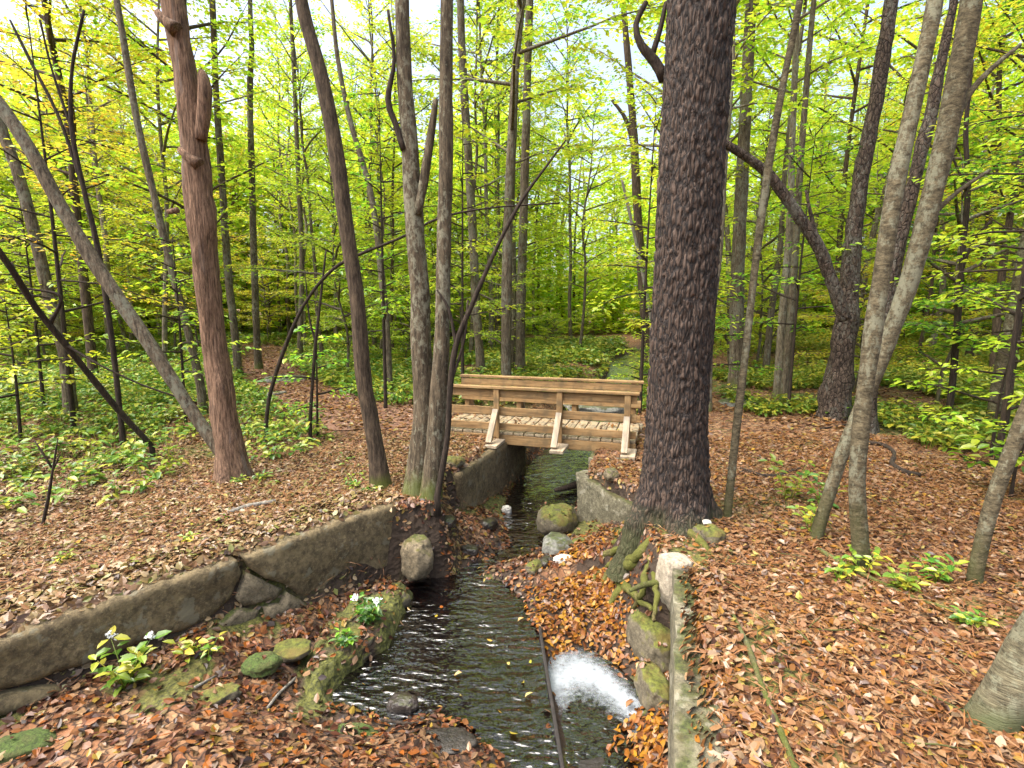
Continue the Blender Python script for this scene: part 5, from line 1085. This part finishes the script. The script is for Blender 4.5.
for k, (px, py, h_, lf_, mt, lb) in enumerate([(862, 570, .20, .07, 'herb_yellow', 'yellowing seedling at the foot of the nearest smooth stem'), (905, 585, .18, .075, 'herb_yellow', 'yellow green seedling spreading right of the nearest smooth stem'), (935, 578, .17, .07, 'herb', 'green seedling between the two right foreground stems'), (840, 575, .14, .06, 'herb_yellow', 'seedling between the forked smooth trunks'), (972, 622, .10, .06, 'herb', 'green sprout hugging the thin bent trunk'),
        (788, 498, .36, .085, 'herb_yellow', 'tall yellow green seedling left of the crossing trunk'), (822, 505, .38, .09, 'herb', 'leafy bright green sapling climbing the crossing trunk'), (812, 532, .24, .07, 'herb_yellow', 'yellow leaved sprout at the foot of the crossing trunk'),
        (372, 492, .10, .05, 'herb', 'green tuft at the foot of the slender dark tree'), (352, 486, .10, .05, 'herb', 'small green plant left of the slender dark tree'), (262, 478, .12, .06, 'herb', 'green sprig right of the dead trunk foot'), (240, 482, .08, .05, 'herb', 'tiny sprig in front of the dead trunk foot'),
        (152, 560, .07, .06, 'herb', 'pale blue green seedling in the leaves behind the wall'), (100, 580, .08, .055, 'herb_yellow', 'yellow green seedling in the leaves behind the left wall'), (62, 555, .07, .05, 'herb_yellow', 'small seedling near the left edge behind the wall'), (186, 535, .08, .05, 'herb_yellow', 'little yellow sprout midway to the dead trunk'), (30, 470, .24, .08, 'herb', 'green herb clump at the left edge'), (90, 470, .22, .08, 'herb', 'green herb clump below the dead branch tip')]):
    seedling('small_plant', lb, px, py, 0., h_, 4+k % 3, lf_, mt, 20+k, tiers=4)
# leafy sprays: young beech and maple shoots in the middle ground
def shoot(label, x, y, H, spread, nl, per, leaf, mat, seed, name='leafy_sapling', fine=True):
    r_ = np.random.default_rng(seed); wood = Acc(); lf = Acc(); g = gz(x, y); e = root(name, (x, y, g), label=label, cat='sapling')
    C = np.array([[0, 0, -.1], [.03, .02, H*.5], [.08, -.04, H]]); cs, rs = smooth_path(C, [.014+.004*H, .01+.002*H, .004], .2); tube(wood, cs, rs, 8, .05, 5, seed, .2)
    limbs_and_leaves(r_, wood, lf, lambda z: np.array([np.interp(z, cs[:, 2], cs[:, 0]), np.interp(z, cs[:, 2], cs[:, 1]), z]), H*.28, H, nl, spread, 6, per, leaf, .15, None, fine, .3, .22, .012)
    link('trunk', wood.me('trunk'), M['dead'], e); link('crown', lf.me('crown', False), M[mat], e)
for k, a in enumerate([
    ('bright green young sapling right of the dead trunk', -2.65, 6.9, 1.5, .7, 8, 10, .085, 'leaf_green'),
    ('green layered sapling at the right edge behind the bent trunk', 5.6, 5.9, 1.5, 1.1, 10, 12, .10, 'leaf_lime'),
    ('low green sapling with broad leaves at the right edge', 4.6, 4.6, .75, .6, 7, 9, .11, 'leaf_green'),
    ('layered bright green sapling right of the set back grey trunk', 3.5, 9.4, 2.3, 1.1, 11, 12, .10, 'leaf_green'),
    ('bushy green sapling behind the far end of the bridge', 2.7, 11.0, 1.7, 1.0, 10, 12, .09, 'leaf_lime'),
    ('dense green sapling at the left edge of the wood', -6.4, 6.6, 1.9, 1.2, 14, 14, .09, 'leaf_lime'),
    ('dark green sapling behind the leaning tree', -5.0, 7.8, 2.8, 1.3, 14, 14, .09, 'leaf_green'),
    ('tall sapling with layered leaves behind the dead branch', -7.6, 8.3, 3.6, 1.6, 16, 14, .10, 'leaf_lime'),
    ('tall leafy sapling overhanging the right side', 6.6, 6.8, 4.2, 1.7, 18, 14, .11, 'leaf_lime'),
    ('leafy young tree behind the crossing trunks', 4.7, 8.7, 4.5, 1.6, 18, 14, .10, 'leaf_green'),
    ('green leaved young tree behind the slender dark tree', -2.2, 8.9, 5.2, 1.5, 18, 14, .11, 'leaf_green'),
    ('yellow leaved young tree at the upper left', -6.2, 7.2, 5.6, 1.8, 20, 14, .075, 'leaf_yellow'),
    ('thin green young tree behind the left end of the bridge', -1.0, 10.4, 5.5, 1.4, 16, 12, .10, 'leaf_lime'),
    ('thin layered young tree beyond the pine', 2.2, 8.8, 5.2, 1.5, 16, 14, .10, 'leaf_lime'),
    ('yellow green young tree high on the right', 5.4, 5.6, 4.8, 1.7, 18, 13, .08, 'leaf_lime')]):
    shoot(*a, seed=800+k)

# ------------------------------------------------------------------ logs and sticks
def stick(name, label, pts, mat='dead', z=None, cat='stick', seed=1, rough=.12, lift=.4, zs=None):
    c = []; r = []
    for i, (px, py, wd_) in enumerate(pts):
        g0 = G(px, py, 0 if z is None else z)
        if z is None:
            for _ in range(10): g0 = G(px, py, gz(g0[0], g0[1])*.6+g0[2]*.4)
        dp = g0[1]*CS-(g0[2]-CH)*SN; rr = wd_/2*dp/F
        c.append(g0+[0, 0, rr*lift+.012+(zs[i] if zs else 0)]); r.append(rr)
    off = c[0].copy(); c, r = smooth_path(c, r, .04); a = Acc(); tube(a, c, r, 10, rough, 10, seed)
    return link(name, a.me(name, True, off), M[mat], loc=tuple(off), label=label, cat=cat)
stick('fallen_log', 'pale grey rotten log lying by the path behind the slender tree', [(351, 390, 10), (372, 396, 10), (398, 400, 9)], 'pale', cat='log')
stick('fallen_log', 'thin weathered log beyond the pale one near the twin trunks', [(378, 386, 5), (412, 390, 5), (430, 387, 4)], 'bark_grey', cat='log', seed=2)
stick('fallen_log', 'grey log beside the rocks at the path', [(240, 392, 4), (268, 396, 5), (286, 394, 4)], 'pale', cat='log', seed=3)
stick('fallen_branch', 'long thin fallen branch running down the right foreground leaves', [(733, 618, 4), (748, 650, 5), (760, 685, 6), (775, 722, 6), (796, 775, 7)], 'bark_grey', seed=4, cat='branch')
stick('fallen_branch', 'dark crooked root like branch on the right leaves', [(866, 444, 4), (884, 447, 4), (894, 455, 4), (892, 466, 5), (904, 474, 6), (920, 477, 4)], 'dead', seed=5, cat='branch')
stick('fallen_branch', 'long fallen branch from the crossing trunk towards the bent trunk', [(818, 552, 5), (850, 570, 5), (890, 590, 4), (930, 606, 4), (978, 622, 5)], 'bark_grey', seed=6, cat='branch')
stick('fallen_branch', 'forked branch in the leaves right of the pine', [(740, 470, 3), (770, 478, 4), (800, 470, 3)], 'dead', seed=7, cat='branch')
stick('fallen_branch', 'grey branch lying behind the left wall', [(228, 515, 4), (250, 508, 5), (276, 503, 4)], 'pale', seed=8, cat='branch')
stick('fallen_branch', 'bent branch reaching from the roots to the tan upright stone', [(630, 592, 4), (645, 586, 6), (660, 584, 6), (676, 580, 5)], 'bark_grey', z=-.2, seed=9, cat='branch', lift=0)
stick('dark_driftwood', 'dark forked driftwood in the bright water below the bridge', [(555, 492, 4), (566, 490, 6), (578, 487, 8), (590, 490, 6)], 'dead', z=WL+.03, seed=10, cat='driftwood')
stick('thin_stick', 'pale thin stick in the wet leaves left of the pool', [(268, 710, 3), (280, 695, 3), (296, 680, 3)], 'pale', seed=11)
stick('thin_stick', 'thin stick lying across the wet leaves by the pool front', [(382, 722, 3), (410, 726, 3), (440, 724, 3)], 'dead', seed=12)
stick('thin_stick', 'short pale stick beneath the left wall stones', [(195, 690, 3), (206, 684, 3), (216, 678, 2)], 'pale', seed=13)
stick('thin_stick', 'stick lying across the right end path', [(820, 430, 2), (860, 425, 3), (900, 428, 2)], 'dead', seed=14)
rs_ = np.random.default_rng(9); nst = 0
twg = Acc()
for _ in range(260):
    y = rs_.uniform(1.8, 9); x = rs_.uniform(-1, 1)*(y+.5)
    if inch(np.array([x]), np.array([y]), .05)[0] or abs(x+.1) < .2: continue
    a = rs_.random()*6.28; L = rs_.uniform(.08, .35); p = np.array([[x, y], [x+math.cos(a)*L*.5+rs_.normal(0, .01), y+math.sin(a)*L*.5+rs_.normal(0, .01)], [x+math.cos(a)*L, y+math.sin(a)*L]])
    z = land(p[:, 0], p[:, 1])+.022; tube(twg, np.c_[p, z], [.004, .0035, .002], 5, 0)
link('twig_litter', twg.me('twig_litter'), M['bark_grey'], kind='stuff', label='tiny broken twigs strewn through the leaves')
print('OBJECTS', len(bpy.data.objects), 'polys', sum(len(m.polygons) for m in bpy.data.meshes))
